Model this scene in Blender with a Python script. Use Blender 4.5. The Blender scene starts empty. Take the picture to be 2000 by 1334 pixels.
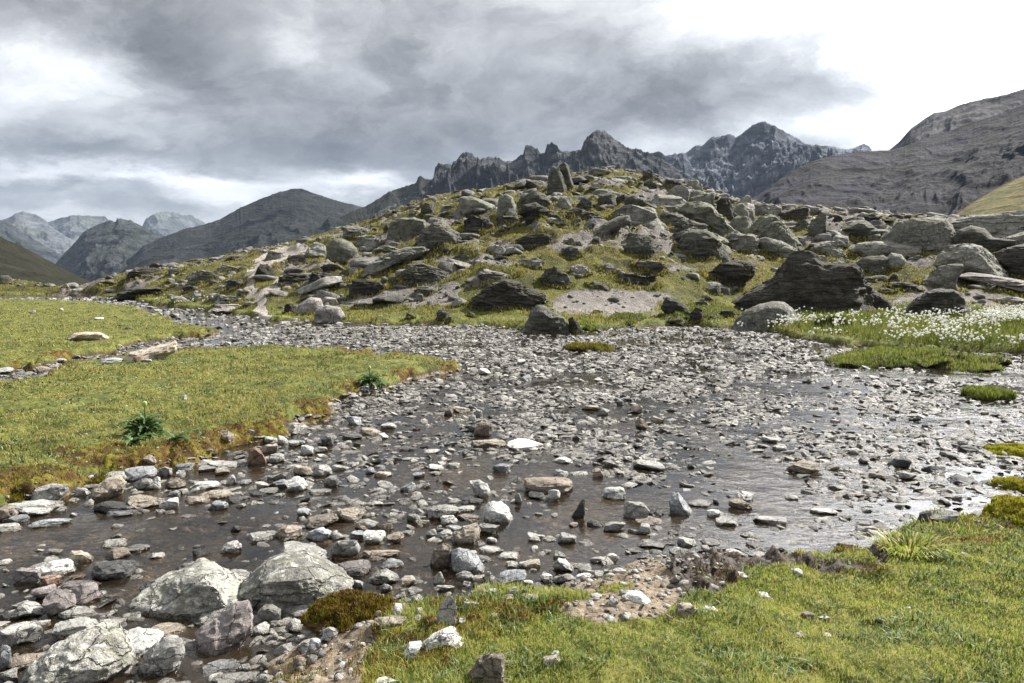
import bpy, bmesh, math, random
import numpy as np
from mathutils import Vector
random.seed(7)
RS = np.random.RandomState(11)
SC = bpy.context.scene
COL = SC.collection
CAMH = 1.65
PITCH = math.radians(5.45)
FPX = 1540.0
rad = math.radians

# ------------------------------------------------------------------ camera
cd = bpy.data.cameras.new('camera'); cam = bpy.data.objects.new('camera', cd); COL.objects.link(cam)
cam.location = (0, 0, CAMH); cam.rotation_euler = (rad(90) - PITCH, 0, 0)
cd.sensor_width = 36; cd.lens = 36 * FPX / 2000; cd.clip_start = 0.05; cd.clip_end = 60000
SC.camera = cam

def rays(px, py):
    px = np.asarray(px, float); py = np.asarray(py, float)
    a = (px - 1000) / FPX; b = -(py - 667) / FPX
    cp, sp = math.cos(PITCH), math.sin(PITCH)
    return np.stack([a, cp + b * sp, -sp + b * cp], -1)
def azel(px, py):
    d = rays(px, py)
    return np.arctan2(d[..., 0], d[..., 1]), d[..., 2] / np.hypot(d[..., 0], d[..., 1])
def project(x, y, z):
    cp, sp = math.cos(PITCH), math.sin(PITCH)
    zz = z - CAMH
    f = y * cp - zz * sp; u = y * sp + zz * cp
    f = np.where(f < 0.05, 0.05, f)
    return 1000 + FPX * x / f, 667 - FPX * u / f
def plane_pts(pts, z=0.05):
    p = np.array(pts, float); d = rays(p[:, 0], p[:, 1])
    t = (z - CAMH) / d[:, 2]
    return d[:, :2] * t[:, None]

# ------------------------------------------------------------------ noise
def _h(*c, seed=0):
    with np.errstate(over='ignore'):
        h = np.full(c[0].shape, (seed * 374761393 + 668265263) & 0xffffffff, np.uint32)
        for k, i in enumerate(c):
            h = (h ^ (i.astype(np.int64).astype(np.uint32) * np.uint32([73856093, 19349663, 83492791][k]))) * np.uint32(2654435761)
            h ^= h >> np.uint32(15)
        h = h * np.uint32(2246822519); h ^= h >> np.uint32(13); h = h * np.uint32(3266489917); h ^= h >> np.uint32(16)
    return h.astype(np.float64) / 4294967295.0
def vnoise(*p, seed=0):
    fl = [np.floor(q) for q in p]; fr = [q - f for q, f in zip(p, fl)]
    fr = [f * f * f * (f * (f * 6 - 15) + 10) for f in fr]
    n = len(p); out = 0
    for m in range(1 << n):
        w = 1; c = []
        for k in range(n):
            b = (m >> k) & 1
            c.append(fl[k] + b); w = w * (fr[k] if b else 1 - fr[k])
        out = out + w * _h(*c, seed=seed)
    return out
def fbm(*p, seed=0, oct=5, gain=0.5, lac=2.03):
    a, s, t = 1.0, 0.0, 0.0
    q = [np.asarray(v, float) for v in p]
    for o in range(oct):
        s = s + a * vnoise(*q, seed=seed + o * 17); t += a
        a *= gain; q = [v * lac + 13.7 * (k + 1) for k, v in enumerate(q)]
    return s / t
def ridged(*p, seed=0, oct=5, gain=0.55, lac=2.07):
    a, s, t = 1.0, 0.0, 0.0; w = 1.0
    q = [np.asarray(v, float) for v in p]
    for o in range(oct):
        n = 1 - np.abs(2 * vnoise(*q, seed=seed + o * 17) - 1); n = n * n
        s = s + a * n * w; t += a; w = np.clip(n * 1.6, 0.25, 1)
        a *= gain; q = [v * lac + 13.7 * (k + 1) for k, v in enumerate(q)]
    return s / t
def sstep(a, b, x):
    t = np.clip((x - a) / (b - a), 0, 1); return t * t * (3 - 2 * t)

# ------------------------------------------------------------------ mesh helpers
def mesh_np(name, V, F, smooth=True, attrs=None, mat=None):
    """F: list of index arrays (M,3)/(M,4)"""
    if isinstance(F, np.ndarray): F = [F]
    me = bpy.data.meshes.new(name)
    me.vertices.add(len(V)); me.vertices.foreach_set('co', np.ascontiguousarray(V, np.float32).ravel())
    nl = sum(f.size for f in F); npoly = sum(len(f) for f in F)
    me.loops.add(nl); me.polygons.add(npoly)
    me.loops.foreach_set('vertex_index', np.concatenate([f.ravel() for f in F]).astype(np.int32))
    tot = np.concatenate([np.full(len(f), f.shape[1]) for f in F]); st = np.concatenate([[0], np.cumsum(tot)[:-1]])
    me.polygons.foreach_set('loop_start', st.astype(np.int32))
    try: me.polygons.foreach_set('loop_total', tot.astype(np.int32))
    except Exception: pass
    me.update(calc_edges=True)
    me.polygons.foreach_set('use_smooth', np.full(npoly, bool(smooth)))
    for k, v in (attrs or {}).items():
        a = me.attributes.new(k, 'FLOAT', 'POINT'); a.data.foreach_set('value', np.ascontiguousarray(v, np.float32))
    if mat: me.materials.append(mat)
    me.update()
    return me
def tag(o, label=None, cat=None, group=None, kind=None):
    if label: o['label'] = label
    if cat: o['category'] = cat
    if group: o['group'] = group
    if kind: o['kind'] = kind
    return o
def add(name, me, parent=None):
    o = bpy.data.objects.new(name, me); COL.objects.link(o)
    if parent: o.parent = parent
    return o
_ico = {}
def ico(sub):
    if sub not in _ico:
        bm = bmesh.new(); bmesh.ops.create_icosphere(bm, subdivisions=sub, radius=1)
        v = np.array([x.co[:] for x in bm.verts]); f = np.array([[q.index for q in x.verts] for x in bm.faces])
        bm.free(); _ico[sub] = (v / np.linalg.norm(v, axis=1, keepdims=True), f)
    return _ico[sub]

# ------------------------------------------------------------------ shader helpers
class T:
    def __init__(s, tree): s.t = tree; tree.nodes.clear()
    def n(s, ty, *ins, out=0, **kw):
        nd = s.t.nodes.new('ShaderNode' + ty)
        named = {}
        for k, v in kw.items():
            if hasattr(nd, k): setattr(nd, k, v)
            else: named[k] = v
        for i, v in enumerate(ins):
            if v is not None: s.put(nd.inputs[i], v)
        for k, v in named.items(): s.put(nd.inputs[k.replace('_', ' ')], v)
        return nd if out is None else nd.outputs[out]
    def put(s, sock, v):
        if isinstance(v, bpy.types.NodeSocket): s.t.links.new(v, sock)
        elif isinstance(v, (tuple, list)) and len(v) == 3 and sock.type == 'RGBA': sock.default_value = (*v, 1)
        else: sock.default_value = v
    def m(s, op, a, b=None, c=None, clamp=False):
        return s.n('Math', a, b, c, operation=op, use_clamp=clamp)
    def vm(s, op, a, b=None, out=0): return s.n('VectorMath', a, b, operation=op, out=out)
    def noise(s, vec, scale, detail=5, rough=.55, dist=0, out=0):
        return s.n('TexNoise', Vector=vec, Scale=scale, Detail=detail, Roughness=rough, Distortion=dist, out=out)
    def vor(s, vec, scale, feature='F1', out=0):
        return s.n('TexVoronoi', feature=feature, Vector=vec, Scale=scale, out=out)
    def mr(s, v, a, b, c=0., d=1.): return s.n('MapRange', v, a, b, c, d)
    def mix(s, f, a, b, mode='MIX'):
        nd = s.t.nodes.new('ShaderNodeMix'); nd.data_type = 'RGBA'; nd.blend_type = mode
        s.put(nd.inputs[0], f); s.put(nd.inputs[6], a); s.put(nd.inputs[7], b); return nd.outputs[2]
    def ramp(s, f, stops, interp='LINEAR'):
        nd = s.t.nodes.new('ShaderNodeValToRGB'); s.put(nd.inputs[0], f); e = nd.color_ramp.elements
        nd.color_ramp.interpolation = interp
        while len(e) < len(stops): e.new(.5)
        for q, (p, c) in zip(e, stops): q.position = p; q.color = (*c, 1) if len(c) == 3 else c
        return nd.outputs[0]
    def attr(s, name): return s.n('Attribute', attribute_name=name, attribute_type='GEOMETRY', out=2)
    def bump(s, h, strength, dist, normal=None):
        nd = s.t.nodes.new('ShaderNodeBump'); s.put(nd.inputs['Strength'], strength); s.put(nd.inputs['Distance'], dist)
        s.put(nd.inputs['Height'], h)
        if normal is not None: s.put(nd.inputs['Normal'], normal)
        return nd.outputs[0]
    def mapping(s, vec, scale=(1, 1, 1), rot=(0, 0, 0), loc=(0, 0, 0)):
        return s.n('Mapping', Vector=vec, Scale=scale, Rotation=rot, Location=loc)
def newmat(name):
    m = bpy.data.materials.new(name); m.use_nodes = True
    return m, T(m.node_tree)
def finish(t, bsdf): t.n('OutputMaterial', bsdf, out=None)

def rockmat(name, c1, c2, lich=(.3, .32, .12), lamt=.0, crust=(.45, .45, .42), camt=.3, strata=.5, sscale=6, fine=1., rough=.85,
            attr=False, wet=True, rot=(0.35, 0.15, 0), bump=1.0, wetlev=0.03, moss=0.):
    m, t = newmat(name)
    geo = t.n('NewGeometry', out=None)
    tc = t.n('TexCoord', out=None)
    if attr:
        rnd = t.attr('tint'); base = geo.outputs['Position']
    else:
        rnd = t.n('ObjectInfo', out=5); base = tc.outputs['Object']
    off = t.n('CombineXYZ', t.m('MULTIPLY', rnd, 37.), t.m('MULTIPLY', rnd, 91.), t.m('MULTIPLY', rnd, 53.))
    v = t.vm('ADD', base, off)
    n1 = t.noise(v, 2.2 * fine, 7, .62, .4)
    n2 = t.noise(v, 15 * fine, 5, .65)
    n3 = t.noise(v, 60 * fine, 3, .6)
    sv = t.mapping(v, (1.0, 1.0, sscale), rot)
    ns = t.noise(sv, 1.7 * fine, 7, .66, .7)
    col = t.mix(t.mr(n1, .35, .65), c1, c2)
    # lighter / darker laminae and speckle of the stone itself
    col = t.mix(t.mr(ns, .42, .56, 0, min(.9, .6 * strata + .1)), col, tuple(x * .45 for x in c1))
    # cracks between blocks
    cv = t.vm('ADD', t.mapping(v, (1., 1., max(1., sscale * .3)), rot), t.vm('MULTIPLY', t.noise(v, 2.5 * fine, 4, .6, out=1), (.45 / fine,) * 3))
    ck = t.mr(t.vor(cv, 1.5 * fine, 'DISTANCE_TO_EDGE'), .0, .022)
    col = t.mix(t.mr(ck, 0, 1, .55, 0), col, tuple(x * .3 for x in c1))
    sp = t.mr(n2, .3, .7, .55, 1.4)
    sp = t.m('MULTIPLY', sp, t.mr(n3, .3, .7, .7, 1.3))
    tone = t.m('MULTIPLY', sp, t.mr(t.m('FRACT', t.m('MULTIPLY', rnd, 7.31)), 0, 1, .42 if attr else .7, 1.32 if attr else 1.28))
    col = t.vm('SCALE', col, None); col.node.inputs[3].default_value = 1; t.put(col.node.inputs[3], tone)
    nz = t.n('SeparateXYZ', geo.outputs['Normal'], out=2)
    up = t.mr(nz, -.2, .6)
    cr = t.m('MULTIPLY', t.mr(t.noise(v, 6.5 * fine, 6, .7), .55, .62), camt)
    col = t.mix(cr, col, crust)
    if lamt > 0:
        lk = t.m('MULTIPLY', t.m('MULTIPLY', t.mr(t.noise(t.vm('ADD', v, (5., 3., 1.)), 3.3 * fine, 7, .72), .48, .6), lamt), up)
        col = t.mix(lk, col, lich)
    if moss > 0:
        mk = t.m('MULTIPLY', t.m('MULTIPLY', t.mr(t.noise(t.vm('ADD', v, (15., 3., 1.)), 1.6 * fine, 6, .65), .45, .6), moss), t.mr(nz, .25, .8))
        col = t.mix(mk, col, (.09, .10, .025))
    r = rough
    if wet:
        pz = t.n('SeparateXYZ', geo.outputs['Position'], out=2)
        wn = t.m('ADD', pz, t.m('MULTIPLY', t.m('SUBTRACT', n2, .5), .03))
        w = t.mr(wn, wetlev, wetlev - .025)
        col = t.mix(w, col, t.vm('MULTIPLY', col, (.36, .33, .30)))
        r = t.mr(w, 0., 1., rough, .18)
    h = t.m('ADD', t.m('MULTIPLY', ns, strata), t.m('ADD', t.m('MULTIPLY', n2, .45), t.m('MULTIPLY', n3, .18)))
    h = t.m('ADD', h, t.m('MULTIPLY', n1, .5)); h = t.m('ADD', h, t.m('MULTIPLY', ck, .6))
    nrm = t.bump(h, 1., (.075 / fine) * bump)
    b = t.n('BsdfPrincipled', Base_Color=col, Roughness=r, Normal=nrm)
    b.node.inputs['Specular IOR Level'].default_value = .35
    finish(t, b)
    return m
# ------------------------------------------------------------------ world
W = bpy.data.worlds.new('World'); SC.world = W; W.use_nodes = True
SUN_AZ, SUN_EL = rad(55), rad(41)
EXPO = 1.2
def build_world():
    t = T(W.node_tree)
    d = t.n('TexCoord', out=0)
    sx, sy, sz = [t.n('SeparateXYZ', d, out=k) for k in range(3)]
    az = t.m('ARCTAN2', sx, sy); el = t.m('ARCSINE', sz)
    # cloud-base plane coordinates (clouds flatten and streak towards the horizon)
    den = t.m('ADD', t.m('MAXIMUM', sz, 0.), .30)
    q = t.n('CombineXYZ', t.m('DIVIDE', sx, den), t.m('DIVIDE', sy, den), 0.)
    qs = t.mapping(q, (1, 1, 1), (0, 0, rad(12)), (3.1, 7.7, 0))
    w1 = t.noise(qs, 3.2, 12, .68, 0, out=1)
    U = t.m('MULTIPLY', az, 1540.); Vv = t.m('MULTIPLY', el, 1540.)
    uv = t.n('CombineXYZ', U, Vv, 0.)
    warp = t.vm('MULTIPLY', t.vm('SUBTRACT', w1, (.5, .5, .5)), (210., 110., 0.))
    uvw = t.vm('ADD', uv, warp)
    blobs = [(2000, 0, 180, 150, .42), (1850, -280, 440, 130, 1.4), (1500, 135, 260, 45, -.18), (1720, 185, 190, 32, -.30), (1330, 215, 160, 30, -.08), (1990, 180, 130, 70, .35), (1780, 40, 90, 90, .16), (1680, -20, 160, 60, .08), (1430, 60, 260, 60, -.12), (2450, -450, 340, 320, 1.8),
        (70, 175, 120, 50, .27), (170, 145, 60, 30, .12), (20, 100, 60, 25, .12), (30, 240, 120, 25, .12), (230, 245, 70, 22, .15),
        (590, 90, 45, 45, .22), (670, 140, 55, 50, .14), (540, 60, 50, 30, .06), (830, 220, 60, 20, .10), (780, 90, 120, 50, .07),
        (280, 120, 110, 60, -.12), (370, 190, 80, 45, -.12), (100, 20, 200, 30, -.12), (30, 130, 60, 15, -.05),
        (560, 280, 230, 24, -.22), (830, 285, 240, 28, -.19), (650, 315, 200, 14, -.12), (1000, 235, 160, 40, -.10), (1150, 200, 120, 30, -.06),
        (400, 355, 130, 13, .24), (440, 385, 80, 14, .2), (730, 352, 60, 18, .34), (650, 365, 60, 14, .15), (90, 322, 90, 10, .22), (280, 345, 130, 8, .16),
        (80, 355, 130, 8, -.16), (200, 392, 150, 10, -.12), (330, 310, 150, 12, -.14), (130, 290, 110, 12, -.08), (370, 408, 100, 8, -.1),
        (1280, 285, 120, 22, .24), (1580, 248, 110, 18, .24), (1760, 250, 100, 18, .18), (1710, 240, 30, 22, -.22), (1080, 125, 60, 20, .12), (1370, 30, 60, 20, .12),
        (1200, 55, 200, 60, .10), (1300, 70, 80, 30, .1), (1150, 100, 110, 20, -.06), (1400, 130, 120, 26, -.07), (1640, 175, 200, 22, -.16), (1400, 185, 60, 18, .1), (1030, 330, 70, 14, .04),
        (900, 30, 120, 40, .06), (1100, 10, 100, 30, .08)]
    tot = t.m('MULTIPLY', t.mr(az, -.08, .28), .06)
    for (px, py, wx, wy, a) in blobs:
        A, E = azel(px, py)
        dv = t.vm('MULTIPLY', t.vm('SUBTRACT', uvw, (float(A) * 1540, math.atan(float(E)) * 1540, 0.)), (1 / wx / 1.25, 1 / wy / 1.25, 0.))
        g = t.m('POWER', 2.718, t.m('MULTIPLY', t.vm('DOT_PRODUCT', dv, dv, out=1), -1.))
        tot = t.m('MULTIPLY_ADD', g, a * (.58 if a < 0 else 1.0), tot)
    n1 = t.noise(qs, 2.6, 10, .58, .3); n2 = t.noise(t.mapping(uvw, (1 / 300., 1 / 190., 1)), 1., 13, .66, .55)
    L = t.m('ADD', tot, .655); L = t.m('ADD', L, t.mr(el, .33, .75, 0, .30)); L = t.m('ADD', L, t.mr(el, .13, .0, 0, .10))
    L = t.m('ADD', L, t.mr(n1, .3, .7, -.10, .10))
    L = t.m('ADD', L, t.mr(n2, .36, .64, -.125, .135))
    L = t.m('MAXIMUM', t.m('MINIMUM', L, 2.3), .3)
    lin = t.m('POWER', L, 2.25)
    tint = t.ramp(L, [(0.3, (.95, .975, 1.04)), (.62, (.985, .995, 1.015)), (.9, (1, 1, 1.0))])
    cl = t.vm('SCALE', tint); t.put(cl.node.inputs[3], lin)
    # below the horizon: dull ground tone
    cl = t.mix(t.mr(el, -.02, -.12), cl, (.12, .12, .11))
    sky = t.n('TexSky', sky_type='NISHITA', sun_disc=False, sun_elevation=SUN_EL, sun_rotation=SUN_AZ, altitude=2300.)
    b1 = t.n('Background', sky, .09)
    b2 = t.n('Background', cl, 2 ** -EXPO)
    # thin cloud everywhere, a little open sky only where cloud is brightest
    f = t.mr(L, .95, .5, .93, 1.)
    t.n('OutputWorld', t.n('MixShader', f, b1, b2), out=None)
build_world()
sd = bpy.data.lights.new('sun', 'SUN'); sun = add('sun', sd)
sd.energy = 5.0; sd.angle = rad(1.2); sd.color = (1, .95, .87)
sv = Vector((math.sin(SUN_AZ) * math.cos(SUN_EL), math.cos(SUN_AZ) * math.cos(SUN_EL), math.sin(SUN_EL)))
sun.rotation_euler = sv.to_track_quat('Z', 'Y').to_euler(); sun.location = (30, 30, 60)
SC.view_settings.view_transform = 'Standard'; SC.view_settings.look = 'None'; SC.view_settings.gamma = 1
SC.view_settings.exposure = EXPO
SC.cycles.use_denoising = True
SC.cycles.max_bounces = 6; SC.cycles.transparent_max_bounces = 12; SC.cycles.volume_bounces = 0
SC.cycles.caustics_reflective = False; SC.cycles.caustics_refractive = False
SC.cycles.use_adaptive_sampling = True

# ------------------------------------------------------------------ terrain
def curve(pts):
    p = np.array(pts, float); A, E = azel(p[:, 0], p[:, 1]); return A, E
SHORE = [(-900, 600), (-300, 582), (0, 578), (150, 577), (230, 582), (300, 596), (400, 607), (480, 617), (520, 626), (640, 630), (760, 632), (880, 636), (1000, 642), (1050, 650), (1130, 650), (1170, 646),
         (1300, 637), (1430, 641), (1500, 648), (1560, 662), (1640, 676), (1720, 684), (1800, 686), (1900, 690), (2000, 694), (2300, 715), (2900, 790)]
FOOT = [(-900, 600), (-300, 582), (0, 576), (230, 580), (400, 604), (520, 624), (880, 634), (1000, 638), (1300, 630), (1450, 618), (1560, 612), (1800, 616), (2000, 612), (2300, 625), (2900, 660)]
CREST = [(-900, 500), (-300, 525, ), (0, 545), (60, 553), (110, 562), (140, 566), (190, 549), (240, 537), (300, 524), (400, 511), (480, 491), (560, 478), (620, 462), (700, 440), (780, 413), (850, 393), (920, 376),
         (1000, 363), (1060, 354), (1120, 342), (1190, 330), (1250, 341), (1300, 352), (1360, 368), (1420, 388), (1500, 402), (1580, 408), (1700, 417), (1850, 426), (2000, 428), (2400, 420), (2900, 400)]
CREST_R = [(-900, 60), (0, 60), (110, 54), (190, 52), (300, 56), (480, 60), (700, 66), (900, 70), (1190, 74), (1400, 72), (1600, 70), (2000, 60), (2900, 60)]
sA, sE = curve(SHORE); sR = CAMH / -sE
fA, fE = curve(FOOT); fR = CAMH / -fE
cA, cE = curve(CREST)
rA, _ = azel(np.array([p[0] for p in CREST_R]), np.full(len(CREST_R), 450.)); rR = np.array([p[1] for p in CREST_R], float)

BANK_B = [(-700, 770), (0, 752), (70, 742), (130, 716), (230, 703), (270, 694), (340, 690), (430, 683), (560, 686), (650, 689), (760, 696), (850, 704), (905, 711), (880, 722), (800, 737), (765, 755), (700, 771),
          (665, 795), (600, 817), (560, 842), (480, 852), (430, 871), (380, 887), (320, 906), (240, 921), (190, 945), (120, 965), (60, 976), (0, 992), (-300, 1040), (-700, 1080)]
BANK_A = [(-900, 590), (0, 588), (150, 590), (250, 600), (300, 615), (335, 636), (440, 647), (400, 657), (330, 660), (250, 668), (232, 688), (120, 698), (95, 712), (0, 722), (-900, 745)]
BANK_C = [(690, 1334), (700, 1270), (725, 1235), (790, 1218), (870, 1218), (900, 1185), (960, 1172), (1050, 1178), (1110, 1195), (1190, 1180), (1290, 1120), (1330, 1090), (1430, 1095), (1500, 1100), (1600, 1093), (1690, 1090), (1715, 1045), (1800, 1032), (1880, 1030), (1950, 1024), (1965, 985), (1990, 925), (2300, 860)]
BANK_D = [(450, 1400), (480, 1262), (560, 1225), (690, 1205), (790, 1195), (860, 1195), (900, 1175), (980, 1160), (1060, 1165), (1085, 1125), (1120, 1098), (1200, 1082), (1290, 1060), (1400, 1056), (1500, 1085), (1600, 1092), (1690, 1088), (1712, 1045), (1800, 1032), (1880, 1030), (1950, 1024), (1965, 985), (1990, 925), (2300, 860)]
def world_polys():
    C = plane_pts(BANK_C)
    C = np.vstack([C, [[60, 22], [60, -60], [-60, -60], [-60, -3], [-8, -.2], [-1.2, 1.6]]])
    D = plane_pts(BANK_D); D = np.vstack([D, [[60, 22], [60, -60], [-60, -60], [-60, -3], [-8, -.2], [-2.2, 1.6]]])
    return [plane_pts(BANK_A), plane_pts(BANK_B), C, D]
POLYS = world_polys()
def sdf(poly, x, y):
    """signed distance, positive inside"""
    n = len(poly); d2 = np.full(x.shape, 1e12); ins = np.zeros(x.shape, bool)
    for i in range(n):
        ax, ay = poly[i]; bx, by = poly[(i + 1) % n]
        ex, ey = bx - ax, by - ay
        t = np.clip(((x - ax) * ex + (y - ay) * ey) / (ex * ex + ey * ey + 1e-12), 0, 1)
        d2 = np.minimum(d2, (x - ax - t * ex) ** 2 + (y - ay - t * ey) ** 2)
        if ay != by:
            c = ((ay > y) != (by > y)) & (x < (bx - ax) * (y - ay) / (by - ay) + ax)
            ins ^= c
    d = np.sqrt(d2)
    return np.where(ins, d, -d)
def pxell(px, py, lst):
    m = np.zeros(px.shape)
    for (a, b, ra, rb, s) in lst:
        m = np.maximum(m, s * sstep(1.35, .6, np.hypot((px - a) / ra, (py - b) / rb)))
    return m
def polyline(px, py, pts, w0, w1):
    m = np.full(px.shape, 1e9)
    for (a, b), (c, d) in zip(pts[:-1], pts[1:]):
        ex, ey = c - a, d - b
        t = np.clip(((px - a) * ex + (py - b) * ey) / (ex * ex + ey * ey), 0, 1)
        m = np.minimum(m, np.hypot(px - a - t * ex, (py - b - t * ey) * 1.0))
    return sstep(w1, w0, m)
def inpoly(px, py, poly):
    return sdf(np.array(poly, float), px, py)

def terrain(x, y):
    r = np.hypot(x, y); az = np.arctan2(x, y)
    wx = x + (fbm(x * 1.6, y * 1.6, seed=3, oct=6, gain=.62) - .5) * (.20 + .04 * r); wy = y + (fbm(x * 1.6, y * 1.6, seed=9, oct=6, gain=.62) - .5) * (.20 + .055 * r)
    sb = np.full(x.shape, -1e6)
    sds = []
    for p in POLYS:
        s = sdf(p, wx, wy); sds.append(s); sb = np.maximum(sb, s)
    front = np.cos(az) > 0
    rs = np.interp(az, sA, sR); rf = np.interp(az, fA, fR); rc = np.interp(az, rA, rR)
    ce = np.interp(az, cA, cE)
    rw = np.hypot(wx, wy)
    shore = np.where(front, rw - rs, -10.)
    bank = np.maximum(sb, shore)
    bedn = fbm(x * .9, y * .9, seed=21, oct=4)
    z = -.075 + (bedn - .5) * .13 + (fbm(x * 9, y * 9, seed=5, oct=3) - .5) * .02
    gb = np.where(shore > sb, sstep(-.25, .35, bank), sstep(-.10, .16, bank))
    lumps = (fbm(x * 2.1, y * 2.1, seed=31, oct=5) - .5)
    low = 1 - sstep(-.35, .15, sds[2]) * 1.; low = np.where(sds[3] > np.maximum(sds[0], sds[1]), low, 0) * (r < 12)
    zb = .135 - .10 * low + lumps * (1 - .6 * low) * .13 + np.clip(bank, 0, 6) * .012 + (fbm(x * 11, y * 11, seed=33, oct=3) - .5) * .035
    z = z * (1 - gb) + zb * gb
    zc = CAMH + rc * ce
    t = (r - rf) / (rc - rf)
    tc = np.clip(t, 0, 1)
    S = .58 * tc + .42 * (1 - (1 - tc) ** 2)
    S = S * sstep(-.02, .12, tc)
    hill = np.maximum(zc - .1, .15) * S
    env = sstep(0, .25, t) * (1 - .75 * sstep(.8, 1., t))
    hb = (fbm(x * .16, y * .16, seed=41, oct=3) - .5) * 1.1 + (ridged(x * .45, y * .45, seed=43, oct=5) - .45) * .75 + (fbm(x * 2.4, y * 2.4, seed=47, oct=4) - .5) * .36
    hsc = np.clip(zc / 5, .35, 1)
    z2 = z + hill + env * hb * hsc
    back = np.clip(r - rc, 0, None)
    z2 = z2 - back * .10 - back ** 2 * .0012 * (back < 60) - (back >= 60) * (.0012 * 3600 + (back - 60) * -.02)
    z2 = np.where(front & (r > rc * 1.6), np.minimum(z2, -.06 * r), z2)
    z = np.where(front & (t > 0), z2, z)
    z = np.where(~front & (r > 60), -.02 * r, z)
    return z, dict(bank=bank, A=sds[0], B=sds[1], C=sds[2], D=sds[3], shore=shore, t=t, front=front, r=r, bedn=bedn)

# grid
a0 = np.concatenate([np.arange(-180, -60, 4.), np.arange(-60, -38, .5), np.arange(-38, 38, .115), np.arange(38, 60, .5), np.arange(60, 180.1, 4.)])
AZ = np.radians(a0)
LR = np.concatenate([np.log(np.linspace(.15, 2.3, 12)), np.arange(np.log(2.36), np.log(30), .0053), np.arange(np.log(30), np.log(110), .0068), np.arange(np.log(110), np.log(14000), .11)])
RR = np.exp(LR)
GA, GR = np.meshgrid(AZ, RR, indexing='ij')
GX, GY = np.sin(GA) * GR, np.cos(GA) * GR
GZ, GM = terrain(GX, GY)
GPX, GPY = project(GX, GY, GZ)

# material masks (what the ground is made of, by place)
PATH = [(505, 628), (520, 606), (500, 588), (486, 566), (492, 545), (502, 528), (512, 515), (540, 500), (585, 486)]
PATH2 = [(512, 570), (540, 560), (555, 540), (580, 550)]
BARE = [(1190, 590, 100, 24, 1), (1225, 610, 60, 14, 1), (1190, 455, 75, 22, 1), (1140, 470, 50, 10, 1), (960, 512, 60, 12, .9), (975, 480, 40, 9, .9), (1010, 437, 60, 7, .9), (870, 505, 50, 7, .8), (940, 555, 30, 12, 1),
        (610, 520, 70, 9, .8), (1480, 483, 60, 7, .9), (1650, 430, 90, 10, 1), (1800, 440, 120, 12, 1), (1900, 550, 70, 9, 1), (1965, 595, 50, 7, .8), (1740, 600, 22, 14, .9), (1760, 480, 90, 14, .9), (1590, 475, 50, 10, .8),
        (1880, 500, 60, 10, .7), (700, 505, 60, 8, .7), (1110, 480, 40, 8, .8), (800, 545, 50, 8, .7), (1320, 525, 50, 6, .7), (560, 535, 30, 6, .6), (1620, 448, 40, 10, 1), (660, 590, 40, 8, .6), (1090, 405, 40, 5, .6)]
warpx = GPX + (fbm(GX * .8, GY * .8, seed=61, oct=4) - .5) * 90; warpy = GPY + (fbm(GX * .8, GY * .8, seed=62, oct=4) - .5) * 26
FR = GM['front'] & (np.abs(GA) < 1.1)
path = np.maximum(polyline(warpx * .5 + GPX * .5, GPY, PATH, 7, 15), polyline(warpx * .5 + GPX * .5, GPY, PATH2, 3, 9)) * (GM['shore'] > 0) * FR
hn = fbm(GX * .35, GY * .35, seed=71, oct=5)
bare = pxell(warpx, warpy, BARE) * (GM['shore'] > 0) * FR
bare = np.maximum(bare, .9 * sstep(.60, .66, hn) * (GM['t'] > .05))
bare = np.maximum(bare, path)
bank = GM['bank']
grass = sstep(-.02, .12, bank) * (1 - bare)
DIRT = [(1250, 1130), (1120, 1120), (1200, 1095), (1290, 1068), (1400, 1066), (1440, 1095), (1425, 1150), (1330, 1172), (1270, 1200), (1170, 1215), (1080, 1200)]
dn = (fbm(GX * 3, GY * 3, seed=81, oct=5) - .5)
dirt = sstep(-6, 12, inpoly(GPX + dn * 90, GPY + dn * 50, DIRT)) * FR * (GR < 9)
dirt = np.maximum(dirt, sstep(-.04, .05, GM['D']) * sstep(.06, -.06, GM['C'] + dn * .25) * FR * (GR < 9) * (GPX < 1500))
dirt = np.maximum(dirt, sstep(-5, 14, inpoly(GPX + dn * 90, GPY + dn * 50, [(470, 1400), (500, 1245), (600, 1205), (730, 1212), (735, 1260), (700, 1400)])) * FR * (GR < 6))
mud = sstep(-4, 10, inpoly(GPX + dn * 70, GPY + dn * 40, [(1285, 1072), (1390, 1052), (1560, 1085), (1690, 1085), (1700, 1040), (1720, 1035), (1740, 1075), (1700, 1112), (1560, 1112), (1470, 1115), (1420, 1165), (1340, 1165), (1310, 1120)])) * FR * (GR < 12)
edge = sstep(.6, .0, bank) * sstep(-.15, .1, bank)
moss = edge * (GM['shore'] < 0) * sstep(.5, .62, fbm(GX * 1.7, GY * 1.7, seed=91, oct=4) + .10 * (GM['B'] > -.2) * (GR < 11))
MOSS = [(690, 1180, 80, 32, 1), (940, 1185, 90, 18, 1), (1080, 1190, 60, 12, .7), (760, 1270, 70, 50, .8), (1975, 878, 40, 14, 1), (1975, 955, 30, 22, 1), (1985, 1010, 45, 28, 1), (60, 940, 110, 34, 1), (220, 890, 110, 22, 1),
        (350, 880, 60, 14, .9), (500, 845, 60, 10, .9), (620, 790, 45, 14, 1), (730, 1310, 50, 40, .8), (820, 1275, 90, 40, .75), (900, 1225, 80, 22, .8), (1000, 1200, 60, 14, .8), (1420, 1130, 60, 14, .8), (1650, 1108, 90, 9, .8), (1900, 1050, 80, 14, .6)]
moss = np.maximum(moss, pxell(GPX + dn * 60, GPY + dn * 40, MOSS) * FR * (GR < 16))
grass = grass * (1 - dirt) * (1 - mud)
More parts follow.
